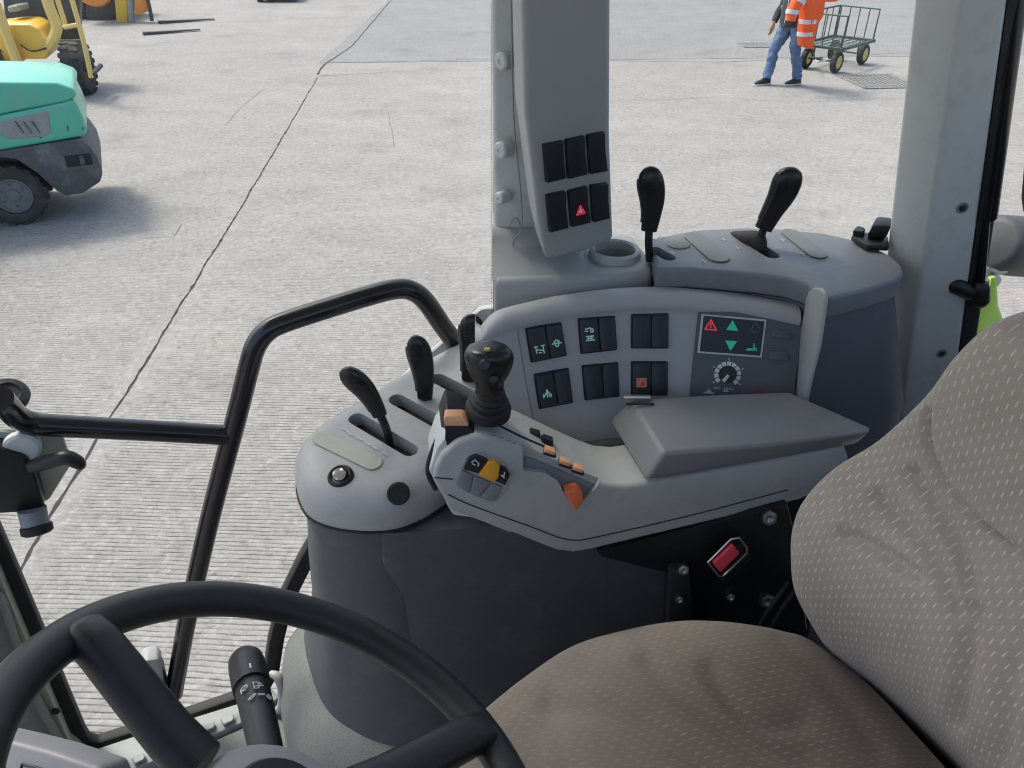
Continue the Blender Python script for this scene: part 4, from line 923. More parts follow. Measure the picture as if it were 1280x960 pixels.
def sym(i, fr):
    if i == 0: return [[(-.6, .15), (-.6, -.5)], [(-.6, -.15), (.6, -.35)], [(.6, .15), (.6, -.6)], [(-.85, .1), (-.35, .1)], [(.3, .15), (.85, .15)], [(-.2, -.5), (.2, -.5)]], M_GREENLED, -.40
    if i == 1: return [circ(0, -.1, .34, 10), [(-.85, -.1), (.85, -.1)], [(-.5, .12), (-.3, .0)], [(.5, .12), (.3, .0)]], M_GREENLED, -.20
    if i == 2: return [[(-.7, .65), (.1, .75), (.6, .6), (.6, .35), (.2, .35), (.2, .6)], [(-.7, .45), (-.3, .45)], [(-.6, -.05), (.6, -.05)], [(-.3, -.05), (-.3, -.45)], [(.2, -.05), (.2, -.45)], [(-.65, -.45), (.7, -.45)], [(-.5, -.25), (.5, -.25)]], M_GREENLED, .0
    if i == 6: return [[(0, .15), (0, -.25)], [(0, .15), (.2, -.05)], [(-.7, -.3), (-.7, -.6)], [(-.7, -.3), (-.35, -.38), (-.7, -.46)], [(-.2, -.32), (.15, -.32)], [(-.02, -.32), (-.02, -.6)], circ(.5, -.46, .16, 8), [(-.35, -.18), (.35, -.18)]], M_GREENLED, -.05
for i, q in enumerate(sws):
    o, fr = rocker("rocker_switch", q, lambda x, y: pan(x, y, .0015), M_SWITCH, spn, .006, .003)
    s_ = sym(i, fr)
    if s_:
        f2 = (fr[0] + fr[2] * s_[2] * .5, fr[1] * .7, fr[2] * .62, fr[3]); ob("switch_symbol", strokes(s_[0], f2, .0017), s_[1], spn)
        o["label"] = "rocker switch with pale green symbol"
    elif i == 10:
        f2 = (fr[0] - fr[2] * .22, fr[1], fr[2], fr[3])
        ob("switch_symbol", strokes([[(-.5, -.24), (.5, -.24), (.5, .24), (-.5, .24), (-.5, -.24)], [(-.3, 0), (-.1, .12), (.3, .05)], [(-.3, -.1), (-.1, -.05)]], f2, .0026), M_SALMON, spn)
        ob("switch_symbol", poly([(-.45, -.2), (.45, -.2), (.45, .2), (-.45, .2)], f2, h=.0002), M_REDPRINT, spn)
        o["label"] = "rocker switch with square red symbol"
    else: o["label"] = "blank rocker switch"
# hitch control unit
hq = ((873, 386), (1006, 396), (991, 497), (862, 495))
HPL = Pl(pan(873, 386, .004), pan(1006, 396, .004), pan(862, 497, .004)); hn = HPL.n
HP = lambda px, py, off=.0035: HPL.hit(px, py, off - .003)
hc = [HPL.hit(*p) for p in ((873, 386), (1006, 396), (990, 512), (860, 512))]
hu = ob("hitch_control", prism([p - hn * .012 for p in hc], hn * .012, .0012, 1), M_BLUEGREY, con); hu.data.materials[0] = mat("hitch_panel_grey", (0.095, 0.105, 0.115), 0.5, grain=.3)
ob("display_frame", prism([HP(*p) for p in ((877, 392.5), (958, 399.5), (952, 447), (871.5, 441))], hn * .0016, .0004, 1), M_OFFWHITE, hu)
ob("display", prism([HP(x, y, .0042) for x, y in ((879.5, 394.5), (955.5, 401.5), (950, 444.5), (874.5, 439))], hn * .0016, .0003, 1), M_SWITCH, hu)
def dfr(px, py, sx, sy):
    c = HP(px, py, .0062); e1 = (HP(px + sx, py + sx * .075, .0062) - c); e2 = (HP(px + sy * .06, py - sy, .0062) - c)
    return (c, e1, e2, hn)
f_ = dfr(888.5, 406.5, 8, 8)
ob("warning_symbol", strokes([[(-.9, -.7), (.9, -.7), (0, .85), (-.9, -.7)], [(0, .35), (0, -.15)], [(0, -.35), (0, -.42)]], f_, .0017), M_RED, hu)
ob("warning_symbol", poly([(-.7, -.6), (.7, -.6), (0, .62)], f_, h=.0002), mat("dim_red", (.22, .01, .02), .4), hu)
ob("raise_symbol", poly([(-1, -.8), (1, -.8), (0, .9)], dfr(915.5, 407, 7.5, 7.5)), M_GREEN, hu)
ob("lower_symbol", poly([(-1, .8), (0, -.9), (1, .8)], dfr(913.5, 432, 7.5, 7.5)), M_GREEN, hu)
ob("lift_symbol", strokes([[(-.9, -.8), (0, .8), (.9, -.3)], [(-.4, -.8), (.6, -.8)]], dfr(944, 409, 7, 7), .0016), M_DIMGREEN, hu)
ob("lift_symbol", strokes([[(-1, -.4), (.9, -.2)], [(-1, -.6), (.9, -.5)], [(.3, .7), (.4, -.1)]], dfr(940, 434, 6.5, 6.5), .0016), M_GREEN, hu)
for q in (((965, 411), (990, 413), (988, 423.5), (963, 421)), ((962, 437.5), (986.5, 439.5), (984.5, 451), (960, 449))):
    o, fr = rocker("push_button", q, lambda x, y: HP(x, y, .003), hu.data.materials[0], hu, .003, .0003, .0008)
dc = HP(909.5, 468, .003)
kex = (HP(919.5, 468.7, .003) - dc).normalized(); key = hn.cross(kex)
bm = BM()
for k in range(11):
    a0 = -50 + k * 25.5; 
    p_ = [(r_ * math.cos(R(a)), r_ * math.sin(R(a))) for r_, a in ((.0135, a0), (.0135, a0 + 10), (.0135, a0 + 20), (.0195, a0 + 20), (.0195, a0 + 10), (.0195, a0))]
    poly(p_, (dc, kex, key, hn), bm)
ob("dial_scale", bm, M_WHITE, hu)
bm = BM()
for a_ in (90, 25, 155, -35, 215): strokes([[(.0215 * math.cos(R(a_)), .0215 * math.sin(R(a_))), (.0245 * math.cos(R(a_)), .0245 * math.sin(R(a_)))]], (dc, kex, key, hn), .0014, bm)
ob("dial_ticks", bm, M_OFFWHITE, hu)
kb = ob("dial_knob", lathe(BM(), [(.0125, 0), (.0122, .006), (.011, .009), (0, .0095)], dc, hn, 24), M_BLACK, hu)
ob("knob_pointer", tube(BM(), [dc + hn * .0098, dc + hn * .0105 + (kex * -.55 - key * .8) * .012], [.0022, .0032], 8), M_OFFWHITE, kb)
ob("dial_lettering", text_bm("min    max", HP(892, 486, .0036), kex, key, .0068), M_OFFWHITE, hu)
ob("red_lettering", text_bm("EHR", HP(944, 492.5, .0036), kex, key, .0105), M_REDPRINT, hu)
ob("printed_mark", strokes([[(-1, 0), (1, 0)], [(0, 0), (0, 1)], [(-.5, .4), (.5, .4)]], dfr(886, 491, 6, 5), .0018), M_OFFWHITE, hu)
ob("printed_mark", strokes([[(-1, 0), (1, 0)], [(-.5, 0), (-.5, 1)], [(.5, 0), (.5, 1)]], dfr(907, 489, 3, 4), .0016), M_OFFWHITE, hu)
# bright end trim right of the hitch control
et = [at(x, y, x=.424) for x, y in ((1007, 372), (1010, 364), (1016, 359.5), (1024, 360), (1029, 365), (1030, 374), (1022, 430), (1012, 470), (1003, 512), (982, 512), (994, 450), (1002, 405))]
ob("end_trim", prism(et, (.007, 0, 0), .003, 3), M_LIGHT, con)

def interp(vals, t_):
    n = len(vals) - 1; f = t_ * n; i = min(int(f), n - 1); f -= i
    g = lambda k: vals[max(0, min(n, k))]
    a, b_, c, d = g(i - 1), g(i), g(i + 1), g(i + 2)
    return 0.5 * ((2 * b_) + (c - a) * f + (2 * a - 5 * b_ + 4 * c - d) * f * f + (3 * b_ - a - 3 * c + d) * f ** 3)
# levers with paddle grips
def lever(pxs, wd, y0, dy, shaft, parent, base_mat=M_RAIL):
    """pxs: grip centreline top to bottom (photo px); shaft: px from grip down into its slot"""
    n = len(pxs); pts = [at(x, y, y=y0 + dy * i) for i, (x, y) in enumerate(pxs)]
    pts = cr(pts, 4); m_ = len(pts); rings = []
    for i, p in enumerate(pts):
        t = (pts[min(m_ - 1, i + 1)] - pts[max(0, i - 1)]).normalized()
        s_ = t.cross(Vector((0, 1, 0))).normalized(); dn = s_.cross(t).normalized()
        f = i / (m_ - 1)
        k = wd[0] * 1.10 * interp([.25, .70, .90, 1.0, 1.0, .95, .88, .80, .73, .68, .64], f)
        rings.append([p + s_ * k * math.copysign(abs(math.cos(q)) ** .7, math.cos(q)) + dn * k * .55 * math.copysign(abs(math.sin(q)) ** .7, math.sin(q)) for q in [2 * math.pi * j / 18 for j in range(18)]])
    lv = ob("lever", loft(BM(), rings), M_GRIP, parent, 60)
    # pale moulding line down one edge of the grip
    sp = [at(x, y, y=y0 + dy * len(pxs)) for x, y in shaft]
    ob("shaft", tube(BM(), [pts[-1] * .7 + pts[-3] * .3] + sp, .0062, 12, 4), base_mat, lv)
    ob("grip_edge", tube(BM(), [r_[9] * .985 + pts[i] * .015 for i, r_ in list(enumerate(rings))[3:-2]], .0026, 6), M_NAVY, lv)
lever([(426, 463), (440, 472), (455, 486), (467, 503), (475, 519)], (.0150, .0105), .905, .0, [(482, 533), (486, 548), (489, 575)], con)
lever([(518, 420), (523, 436), (528, 456), (531, 478), (531, 497)], (.0165, .0135), .985, .0, [(532, 515), (532, 530), (531, 552)], con)
lever([(588, 393), (590, 410), (591, 430), (589, 452), (587, 474)], (.0185, .0150), 1.03, .0, [(585, 492), (583, 505), (582, 530)], con)
lever([(809, 209), (813, 224), (816, 246), (815, 266), (811, 288)], (.0175, .0125), 1.12, .0, [(811, 298), (811, 306), (812, 326)], con)
lever([(990, 209), (986, 222), (978, 243), (966, 264), (954, 286)], (.0195, .0140), 1.135, .0, [(950, 298), (945, 306), (941, 322)], con)
ob("lever_boot", tube(BM(), [TP(916, 291, -.004), TP(934, 302, .006), TP(946, 308, .010), TP(952, 312, -.004)], [.006, .012, .014, .008], 12, 3), M_RUBBER, con)
# cream decal, push button, dark round plug on the lever housing
def hcap(px, py, off=0.0): return H(px, py, off)
ob("symbol_plate", prism([p + CT.n * .0015 for p in capsule(H(402, 549), H(466, 580), .0135, CT.n, 0)], CT.n * .002, .0006, 1), M_CREAM, con)
ob("printed_marks", strokes([[(-4, 1), (-3.2, 1)], [(-3, .7), (-2.2, .3)], [(-1.6, .4), (-.6, .4)], [(0, 0), (.8, 0)], [(1.2, -.1), (1.8, -.5)], [(2.6, -.6), (3.4, -.6)]], (H(457, 553, .0035), (H(466, 557.5, .0035) - H(457, 553, .0035)) * .9, (H(458, 550, .0035) - H(457, 553, .0035)) * .9, CT.n), .0022), M_OFFWHITE, con)
p = H(427, 598, -.004); ax = (CT.n + Vector((-.10, -.30, 0))).normalized()
ob("button_ring", lathe(BM(), [(.0205, -.004), (.0205, .002), (.0185, .0035), (.0165, .002)], p + Vector((0, -.0035, -.002)), ax, 28), M_YELLOW, con)
bz = ob("push_button", lathe(BM(), [(.0185, 0), (.0185, .006), (.015, .010), (.011, .008), (.010, .004), (0, .004)], p, ax, 28), M_BLACK, con)
ob("button_head", lathe(BM(), [(.0098, .003), (.0098, .013), (.008, .016), (0, .017)], p, ax, 24), M_CHROME, bz)
p = at(498, 617, y=.792); ax = Vector((.12, -.80, .60)).normalized()
ob("round_plug", lathe(BM(), [(.0155, -.014), (.0155, .003), (.0135, .0045), (0, .0045)], p, ax, 28), M_RUBBER, con)

# grey inner fender step seen past the levers
ob("door_step", prism([at(x, y, y=1.30) for x, y in ((470, 500), (520, 455), (600, 385), (640, 380), (640, 520))], (0, .03, -.01), .004, 1), M_PANEL, cab)
ob("lime_edge", prism([at(x, y, y=1.285) for x, y in ((555, 463), (574, 455), (577, 460), (566, 464))], (0, .012, 0), .002, 1), M_LIME, cab)

# ================================================================== ARMREST CONTROL
arm = thing("armrest", "grey control armrest with joystick, coloured buttons and dark padded top beside the seat", "armrest", V(.2, .82, -.75))
AF = Pl(V(-.10, .765, -.65), V(.45, .828, -.65), V(-.10, .775, -.55))
A = lambda px, py, off=0.0: AF.hit(px, py, off)
side = [(541, 602), (543, 588), (551, 571), (570, 553), (590, 546), (606, 545), (622, 549), (655, 562), (700, 583), (735, 598), (757, 606), (780, 608), (806, 604), (850, 596), (950, 578), (1056, 558), (1062, 575), (1048, 605), (1000, 626), (920, 645), (740, 688), (718, 692), (695, 689), (640, 667), (572, 643), (560, 637), (555, 625)]
back = Vector((-.010, .090, .0))
base = ob("base", prism([A(*p) for p in side], back, .006, 3), M_PANEL, arm, 40); base.data.materials[0] = M_LIGHT
# lower seam line
ob("base_seam", tube(BM(), [A(x, y, .0003) for x, y in ((560, 618), (590, 632), (660, 657), (712, 675), (760, 668), (880, 640), (985, 612))], .0009, 6, 3), M_BLACK, arm)
ob("base_seam", tube(BM(), [A(543, 597, .0003), A(566, 599, .0003)], .0009, 6), M_BLACK, arm)
# front bumper below pod
ob("front_end", prism([A(x, y, -.012) for x, y in ((536, 590), (546, 560), (558, 545), (575, 546), (552, 572), (545, 605))], back * .85, .004, 2), M_PILLAR, arm)
ob("front_gasket", tube(BM(), [A(545, 612, -.014), A(535, 590, -.02), A(540, 565, -.03), A(553, 535, -.05)], .0035, 8, 4), M_RUBBER, arm)
ob("under_cover", prism([A(x, y, -.012) for x, y in ((557, 630), (566, 645), (590, 648), (640, 668), (640, 655), (570, 625))], back * .8, .004, 2), M_PILLAR, arm)
# rocker cluster on the flank
ob("cluster_bezel", prism([A(x, y) for x, y in ((569, 597), (583, 567), (596, 563), (628, 575), (640, 592), (632, 613), (620, 626), (600, 619))], AF.n * .0022, .0008, 1), M_PANEL, arm)
def key_(pxs, h, m, nm): return ob(nm, prism([A(x, y, .001) for x, y in pxs], AF.n * h, .0012, 2), m, arm)
key_(((579, 584), (586, 570), (594, 566), (609, 572), (598, 589)), .006, M_SWITCH, "rocker_button")
key_(((598, 589), (610, 573), (618, 573), (624, 578), (622, 592), (617, 598)), .010, M_YELLOW, "rocker_button")["label"] = "amber rocker button"
key_(((618, 598), (624, 580), (632, 583), (637, 591), (631, 604)), .006, M_SWITCH, "rocker_button")
key_(((570, 605), (578, 586), (591, 592), (586, 615)), .004, M_GREY, "push_button")
key_(((587, 615), (592, 593), (613, 601), (598, 620)), .004, M_GREY, "push_button")
key_(((599, 620), (614, 602), (628, 607), (620, 624), (612, 625)), .004, M_GREY, "push_button")
fr = (A(594, 578, .0074), (A(600, 580.5, .0074) - A(594, 578, .0074)), (A(592, 572, .0074) - A(594, 578, .0074)), AF.n)
ob("printed_mark", strokes([[(-.8, -.3), (.1, .6), (.8, .1), (.4, -.6)], [(-.8, -.6), (-.2, -.6)]], fr, .0014), M_WHITE, arm)
fr = (A(629, 593, .0074), (A(634, 595.5, .0074) - A(629, 593, .0074)), (A(628, 588, .0074) - A(629, 593, .0074)), AF.n)
ob("printed_mark", strokes([[(.5, .8), (.1, -.3), (-.7, -.5)], [(-.7, -.5), (.1, -.8), (.1, -.3)]], fr, .0014), M_WHITE, arm)
# hand throttle slider in its recess
cut(base, [prism([A(x, y, .02) for x, y in ((656, 569), (668, 574), (720, 596), (756, 611), (748, 622), (728, 640), (712, 633), (700, 612), (684, 602), (656, 599))], AF.n * -.030)])
base.data.set_sharp_from_angle(angle=R(40))
ob("slider_plate", prism([A(x, y, -.0095) for x, y in ((656, 569), (720, 596), (756, 611), (728, 640), (712, 633), (700, 612), (684, 602), (656, 599))], AF.n * .002, 0), M_GREY, arm)
ob("slider_slot", tube(BM(), [A(662, 598, -.006), A(676, 597, -.005), (A(690, 602, -.005)), A(702, 612, -.004), A(712, 628, -.004)], .0024, 8, 4), M_RUBBER, arm)
ob("slider_knob", prism([A(x, y, -.008) for x, y in ((702, 604), (718, 600), (725, 606), (726, 614), (716, 629), (710, 618))], AF.n * .022, .0035, 3), M_ORANGE, arm)
# joystick on the pod top
jb0 = at(611, 505, y=.815); jax = Vector((.0, -.06, 1)).normalized()
js = ob("joystick_boot", lathe(BM(), [(0.02976, -0.0144), (0.02976, -0.0036), (0.02837, -0.0009), (0.02465, 0.0009), (0.02558, 0.0036), (0.02465, 0.0072), (0.02092, 0.009), (0.02186, 0.0117), (0.02092, 0.0144), (0.0186, 0.0162), (0.01934, 0.0189), (0.0186, 0.0216), (0.01581, 0.0234), (0.01581, 0.0324)], jb0, Vector((.12, -.06, 1)), 32), M_RUBBER, arm)
hc_ = jb0 + jax * .017
def jr(h, rx, ry, ox=0.0, n=24): return [hc_ + jax * h + Vector((ox + rx * math.cos(2 * math.pi * k / n), 0, 0)) + jax.cross(Vector((1, 0, 0))) * ry * math.sin(2 * math.pi * k / n) for k in range(n)]
hd_ = ob("joystick_grip", loft(BM(), [jr(0, .0165, .015), jr(.010, .0165, .015), jr(.019, .0185, .0165, .001), jr(.031, .0240, .0195, .002), jr(.044, .0288, .0218, .002), jr(.054, .0303, .0225, .002), jr(.061, .0300, .022, .001), jr(.067, .0270, .0205, 0), jr(.0705, .021, .017, 0), jr(.072, .011, .010)]), M_GRIP, js, 60)
jf = Vector((-.1, -.93, .35)).normalized()
for px, py, r_ in ((606, 456, .0072), (618, 474, .0055)):
    p = at(px, py, y=.789); ob("thumb_button", lathe(BM(), [(r_, -.006), (r_, .002), (r_ * .8, .0034), (0, .0036)], p, jf, 18), M_GRIP, js)
p = at(609, 436, y=.80); ob("grip_mark", box(p + Vector((0, 0, -.001)), .0035, .0025, .002, .001, 1), mat("yellow_green_mark", (.42, .42, .10), .5), js)
ob("trigger", box(at(626, 440, y=.815), .008, .010, .004, .002, 2), M_BLACK, js)
# joystick surround plate and top strip
pl0 = [at(x, y, y=yy) for x, y, yy in ((566, 518, .80), (586, 506, .84), (640, 520, .855), (694, 552, .845), (690, 560, .815), (640, 545, .79), (600, 530, .785))]
ob("front_gate", prism([A(x, y, -.02) for x, y in ((553, 556), (562, 533), (596, 545), (590, 549), (570, 556))], Vector((-.01, .06, .02)), .003, 2), M_BLACK, arm)
# orange topped thumb switch in front of the joystick
a0 = at(580, 542, y=.80); a1 = at(566, 514, y=.80); d_ = (a1 - a0).normalized()
tb = ob("thumb_switch", loft(BM(), [[a0 + d_ * h + Vector((sx * k, sy * k * .8, 0)) for sx, sy in ((-1, -1), (1, -1), (1, 1), (-1, 1))] for h, k in ((-.014, .024), (.006, .021), (.022, .0145))]), M_BLACK, arm)
ob("switch_cap", loft(BM(), [[a0 + d_ * h + Vector((sx * k, sy * k * .8, 0)) for sx, sy in ((-1, -1), (1, -1), (1, 1), (-1, 1))] for h, k in ((.0215, .0138), (.0235, .0148), (.031, .0135), (.035, .0095))]), M_PEACH, tb)
# row of small buttons along the top edge
TOPL = [(684, 549, .828, M_BLACK), (687, 563, .792, M_PEACH), (668, 541, .835, M_BLACK), (706, 577, .787, M_PEACH), (722, 585, .786, M_PEACH)]
for x, y, yy, m_ in TOPL:
    p = at(x, y, y=yy)
    o = ob("small_button", box(p, .0075, .0055, .0035, .0015, 2, rz=0, M=Matrix.Rotation(R(22), 3, 'Y')), m_, arm)
    ob("button_shade", box(p - UPV * .0035 + Vector((0, -.0, 0)), .0088, .0068, .002, .001, 1, M=Matrix.Rotation(R(22), 3, 'Y')), M_BLACK, o)
ob("top_strip", tube(BM(), [at(620, 530, y=.80), at(650, 545, y=.796), at(680, 558, y=.795)], .0016, 6), M_RUBBER, arm)
ob("printed_marks", strokes([[(-3, 0), (-2, .3)], [(-1.4, -.2), (-.5, .1)], [(.1, -.4), (1, -.1)], [(1.4, -.6), (2.2, -.4)]], (at(632, 549, y=.785), Vector((.006, 0, -.0022)), Vector((0, .006, 0)), Vector((.2, -.3, .93))), .002), M_GREY, arm)
# padded lid
pt = [at(x, y, w=w_) for x, y, w_ in ((789, 499, -.622), (829, 566, -.624), (960, 556, -.614), (1087, 541, -.605), (1090, 534, -.604), (986, 489, -.608), (880, 493, -.616))]
pb = [at(x, y, w=w_) for x, y, w_ in ((760, 526, -.662), (806, 602, -.665), (950, 578, -.652), (1068, 556, -.642), (1076, 548, -.640), (988, 506, -.648), (872, 512, -.655))]
ob("pad", bev(loft(BM(), [pb, pt]), .011, 4), M_PAD, arm, 60)
ob("pad_hinge", box(at(796, 498, w=-.618), .020, .005, .004, .0018, 2), M_STEEL, arm)
ob("pad_stitch", box(at(800, 505, w=-.6185), .020, .0015, .0012, .0005, 1), M_BLACK, arm)
# post carrying the armrest
ob("arm_post", prism([V(x, .86, w_) for x, w_ in ((.16, -.70), (.46, -.68), (.52, -1.2), (.30, -1.2), (.28, -.86), (.14, -.80))], (0, .04, 0), .006, 2), M_RUBBER, arm)

# ================================================================== SEAT BELT BUCKLE + BRACKET
br = thing("seat_bracket", "black steel seat bracket with bolts under the armrest", "bracket", V(.3, .78, -1.1))
BR = Pl(V(0, .80, -.7), V(.5, .80, -.7), V(0, .78, -1.2)); B_ = lambda px, py, off=0.0: BR.hit(px, py, off)
ob("plate", prism([B_(*p) for p in ((745, 690), (940, 640), (985, 632), (992, 660), (1010, 790), (832, 790), (836, 718), (752, 697))], Vector((0, .03, 0)), .004, 2), M_BLACK, br)
ob("upright", prism([B_(x, y, .02) for x, y in ((838, 716), (862, 712), (868, 790), (834, 790))], Vector((0, .02, 0)), .003, 2), M_RUBBER, br)
for px, py, r_ in ((853, 711, .008), (848, 748, .006), (912, 745, .007), (960, 646, .011), (958, 750, .012)):
    ob("bolt", lathe(BM(), [(r_, -.002), (r_, .006), (r_ * .55, .007), (0, .004)], B_(px, py, .022 if px < 860 else .002), Vector((.1, -.9, .35)).normalized(), 6), M_STEEL, br)
ob("cable", tube(BM(), [B_(985, 728, .03), B_(968, 752, .05), B_(955, 772, .05), B_(940, 800, .04)], .0032, 8, 4), M_RUBBER, br)
ob("cable", tube(BM(), [B_(995, 735, .03), B_(978, 760, .06), B_(962, 790, .05)], .0032, 8, 4), M_RUBBER, br)
bk = thing("seat_belt_buckle", "black seat belt buckle with red release button beside the seat", "buckle", B_(908, 700, .03))
bo_ = [(885, 703), (914, 674), (924, 672), (934, 685), (933, 692), (905, 719), (898, 720)]
ob("case", prism([B_(x, y, .012) for x, y in bo_], Vector((0, -.022, .008)), .003, 2), M_BLACK, bk)
ring_ = [B_(x, y, .037) for x, y in bo_]
ob("trim", tube(BM(), ring_ + [ring_[0]], .0017, 6), M_STEEL, bk)
ob("release_button", prism([B_(x, y, .036) for x, y in ((889, 701), (914, 677), (923, 689), (899, 713))], Vector((0, -.008, .003)), .0025, 3), M_BUCKLE, bk)

# ================================================================== SEAT
seat = thing("driver_seat", "brown grey fabric driver seat with pale dashes, high back and worn cushion", "seat", V(.25, .40, -1.40))
def seg_d(p, a, c):
    ax_, ay = a; bx, by = c; dx, dy = bx - ax_, by - ay
    t_ = max(0, min(1, ((p[0] - ax_) * dx + (p[1] - ay) * dy) / (dx * dx + dy * dy))); return math.hypot(p[0] - ax_ - t_ * dx, p[1] - ay - t_ * dy)
def creases(p, ls):
    q = topx(p); s_ = 0
    for pts, wd, dp in ls:
        d = min(seg_d(q, a, c) for a, c in zip(pts, pts[1:]))
        if d < wd * 3: s_ = max(s_, dp * math.exp(-(d / wd) ** 2))
    return s_
def grid_ob(name, fn, nu, nv, m, parent, ls=(), dirn=None, ua=None, va=None):
    bm = BM(); uvl = bm.loops.layers.uv.new("UVMap"); P = [[fn(i / nu, j / nv) for j in range(nv + 1)] for i in range(nu + 1)]
    if ls:
        Q = [[p.copy() for p in r_] for r_ in P]
        for i in range(nu + 1):
            for j in range(nv + 1):
                dd = creases(P[i][j], ls)
                if dd: Q[i][j] = P[i][j] + dirn * dd
        P = Q
    vs = [[bm.verts.new(p) for p in r_] for r_ in P]
    U = [[p.dot(ua) for p in r_] for r_ in P]; W = [[p.dot(va) for p in r_] for r_ in P]     # cloth laid flat over the face
    for i in range(nu):
        for j in range(nv):
            f = bm.faces.new((vs[i][j], vs[i + 1][j], vs[i + 1][j + 1], vs[i][j + 1]))
            for l, (a, c) in zip(f.loops, ((i, j), (i + 1, j), (i + 1, j + 1), (i, j + 1))): l[uvl].uv = (U[a][c], W[a][c])
    return ob(name, bm, m, parent, 70, uv=True)
# backrest: rows of far-edge silhouette points, bottom to top
E_ = [(1030, 800, -.90), (1012, 772, -.80), (990, 730, -.735), (985, 690, -.680), (987, 655, -.640), (1000, 622, -.602), (1035, 585, -.560), (1091, 549, -.508), (1149, 494, -.424), (1185, 445, -.366), (1228, 405, -.326), (1280, 386, -.308), (1330, 372, -.285), (1376, 372, -.27)]
EW = [at(x, y, w=w_) for x, y, w_ in E_]
DX = [(.13, .16), (.125, .15), (.115, .14), (.11, .13), (.105, .125), (.10, .12), (.09, .11), (.075, .095), (.06, .08), (.055, .07), (.05, .065), (.045, .06), (.05, .06), (.08, .09)]
yc_ = .385
def backrest(u, v):
    """u across: wraps from behind the far edge over the front to behind the near edge; v up"""
    e = interp(EW, v); dx = interp([Vector((a, c, 0)) for a, c in DX], v); w_ = e.y - yc_
    # section points (offset from e): back, edge, bolster, inner, centre ...
    hw_ = max(.12, w_)
    sec = [Vector((.13, -.02, 0)), Vector((.06, .006, 0)), Vector((.018, .004, 0)), Vector((0, -.012, 0)), Vector((.010, -.045, 0)), Vector((dx.x * .40, -hw_ * .32, 0)), Vector((dx.x * .8, -hw_ * .62, 0)), Vector((dx.x, -hw_ * .88, 0)), Vector((dx.y, -hw_ * 1.1, 0)), Vector((dx.y * 1.15, -hw_ * 1.35, 0)), Vector((dx.y, -hw_ * 1.6, 0)), Vector((dx.x * .9, -hw_ * 1.8, 0)), Vector((dx.x * .9 + .03, -hw_ * 1.95, 0)), Vector((dx.x + .10, -hw_ * 1.95, 0))]
    o = interp(sec, u); p = e + o
    if v > .9: p.x += (v - .9) * .6; 
    return p
bl = [([(1158, 512), (1156, 535), (1160, 565), (1180, 606), (1210, 640), (1245, 670), (1300, 706)], 3.6, .011), ([(1055, 668), (1100, 690), (1146, 720)], 9, .011), ([(1095, 620), (1160, 682), (1184, 735), (1196, 765)], 10, .011),
      ([(1140, 590), (1182, 652), (1212, 735)], 9, .012), ([(1216, 760), (1204, 830), (1196, 900)], 12, .012), ([(1280, 800), (1262, 860), (1255, 940)], 12, .006)]
ob_b = grid_ob("backrest", backrest, 170, 210, M_SEATBACK, seat, bl, Vector((.92, .1, -.3)), Vector((.40, -.92, 0)), Vector((.12, .05, .99)))
ob("backrest_shell", prism([p + Vector((.10, -.05, 0)) for p in (EW[1], EW[4], EW[7], EW[9], EW[11], EW[12])] + [Vector((EW[12].x + .12, EW[12].y - .09, EW[12].z)), Vector((EW[1].x + .13, EW[1].y - .09, EW[1].z))], Vector((.06, -.40, 0)), .01, 2), M_RUBBER, seat)
# cushion
FE = [(-.135, .40), (-.120, .47), (-.080, .525), (-.034, .568), (.02, .612), (.082, .652), (.16, .674), (.22, .683), (.275, .684), (.325, .682), (.37, .678), (.405, .672)]
def cush(u, v):
    """u front to back, v from far edge over the top to the near edge"""
    f = interp([Vector((x, y, 0)) for x, y in FE], u); hw_ = f.y - .385
    yy = [1.0, 1.012, 1.0, .955, .88, .70, .45, .2, 0, -.3, -.6, -.85, -.97, -1.0, -1.0]
    zz = [-.115, -.062, -.026, -.006, .004, .008, .0, -.010, -.013, -.010, .0, .006, -.006, -.04, -.115]
    s_ = interp([Vector((a, c, 0)) for a, c in zip(yy, zz)], v)
    wt = interp([Vector((0, 0, k)) for k in (-.905, -.86, -.838, -.824, -.814, -.806, -.800, -.797, -.799, -.806, -.815, -.845)], u).z
    y_ = .385 + hw_ * s_.x; k_ = max(0, u - .6) / .4
    return V(f.x + k_ * k_ * (.68 - y_) * .50, y_, wt + s_.y)
cl = [([(812, 828), (845, 858), (890, 896), (945, 932), (1010, 950)], 15, .009), ([(890, 838), (905, 862), (925, 888), (958, 908), (1000, 903)], 14, .009), ([(690, 878), (750, 886), (810, 908), (860, 940), (890, 970)], 18, .008), ([(980, 800), (1020, 830), (1060, 880), (1100, 940)], 16, .006)]
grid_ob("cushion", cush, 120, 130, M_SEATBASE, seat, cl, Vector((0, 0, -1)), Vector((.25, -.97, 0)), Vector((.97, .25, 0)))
ob("recliner_rail", prism([V(.40, .665, -.90), V(.56, .37, -.90), V(.80, .37, -.90), V(.62, .66, -.90)], (0, 0, -.30), .01, 2), M_RUBBER, seat)
ob("seat_pan", box(V(.22, .39, -.965), .26, .24, .05, .02, 2), M_RUBBER, seat)
ob("suspension", box(V(.24, .39, -1.20), .20, .20, .19, .03, 2), M_RUBBER, seat)

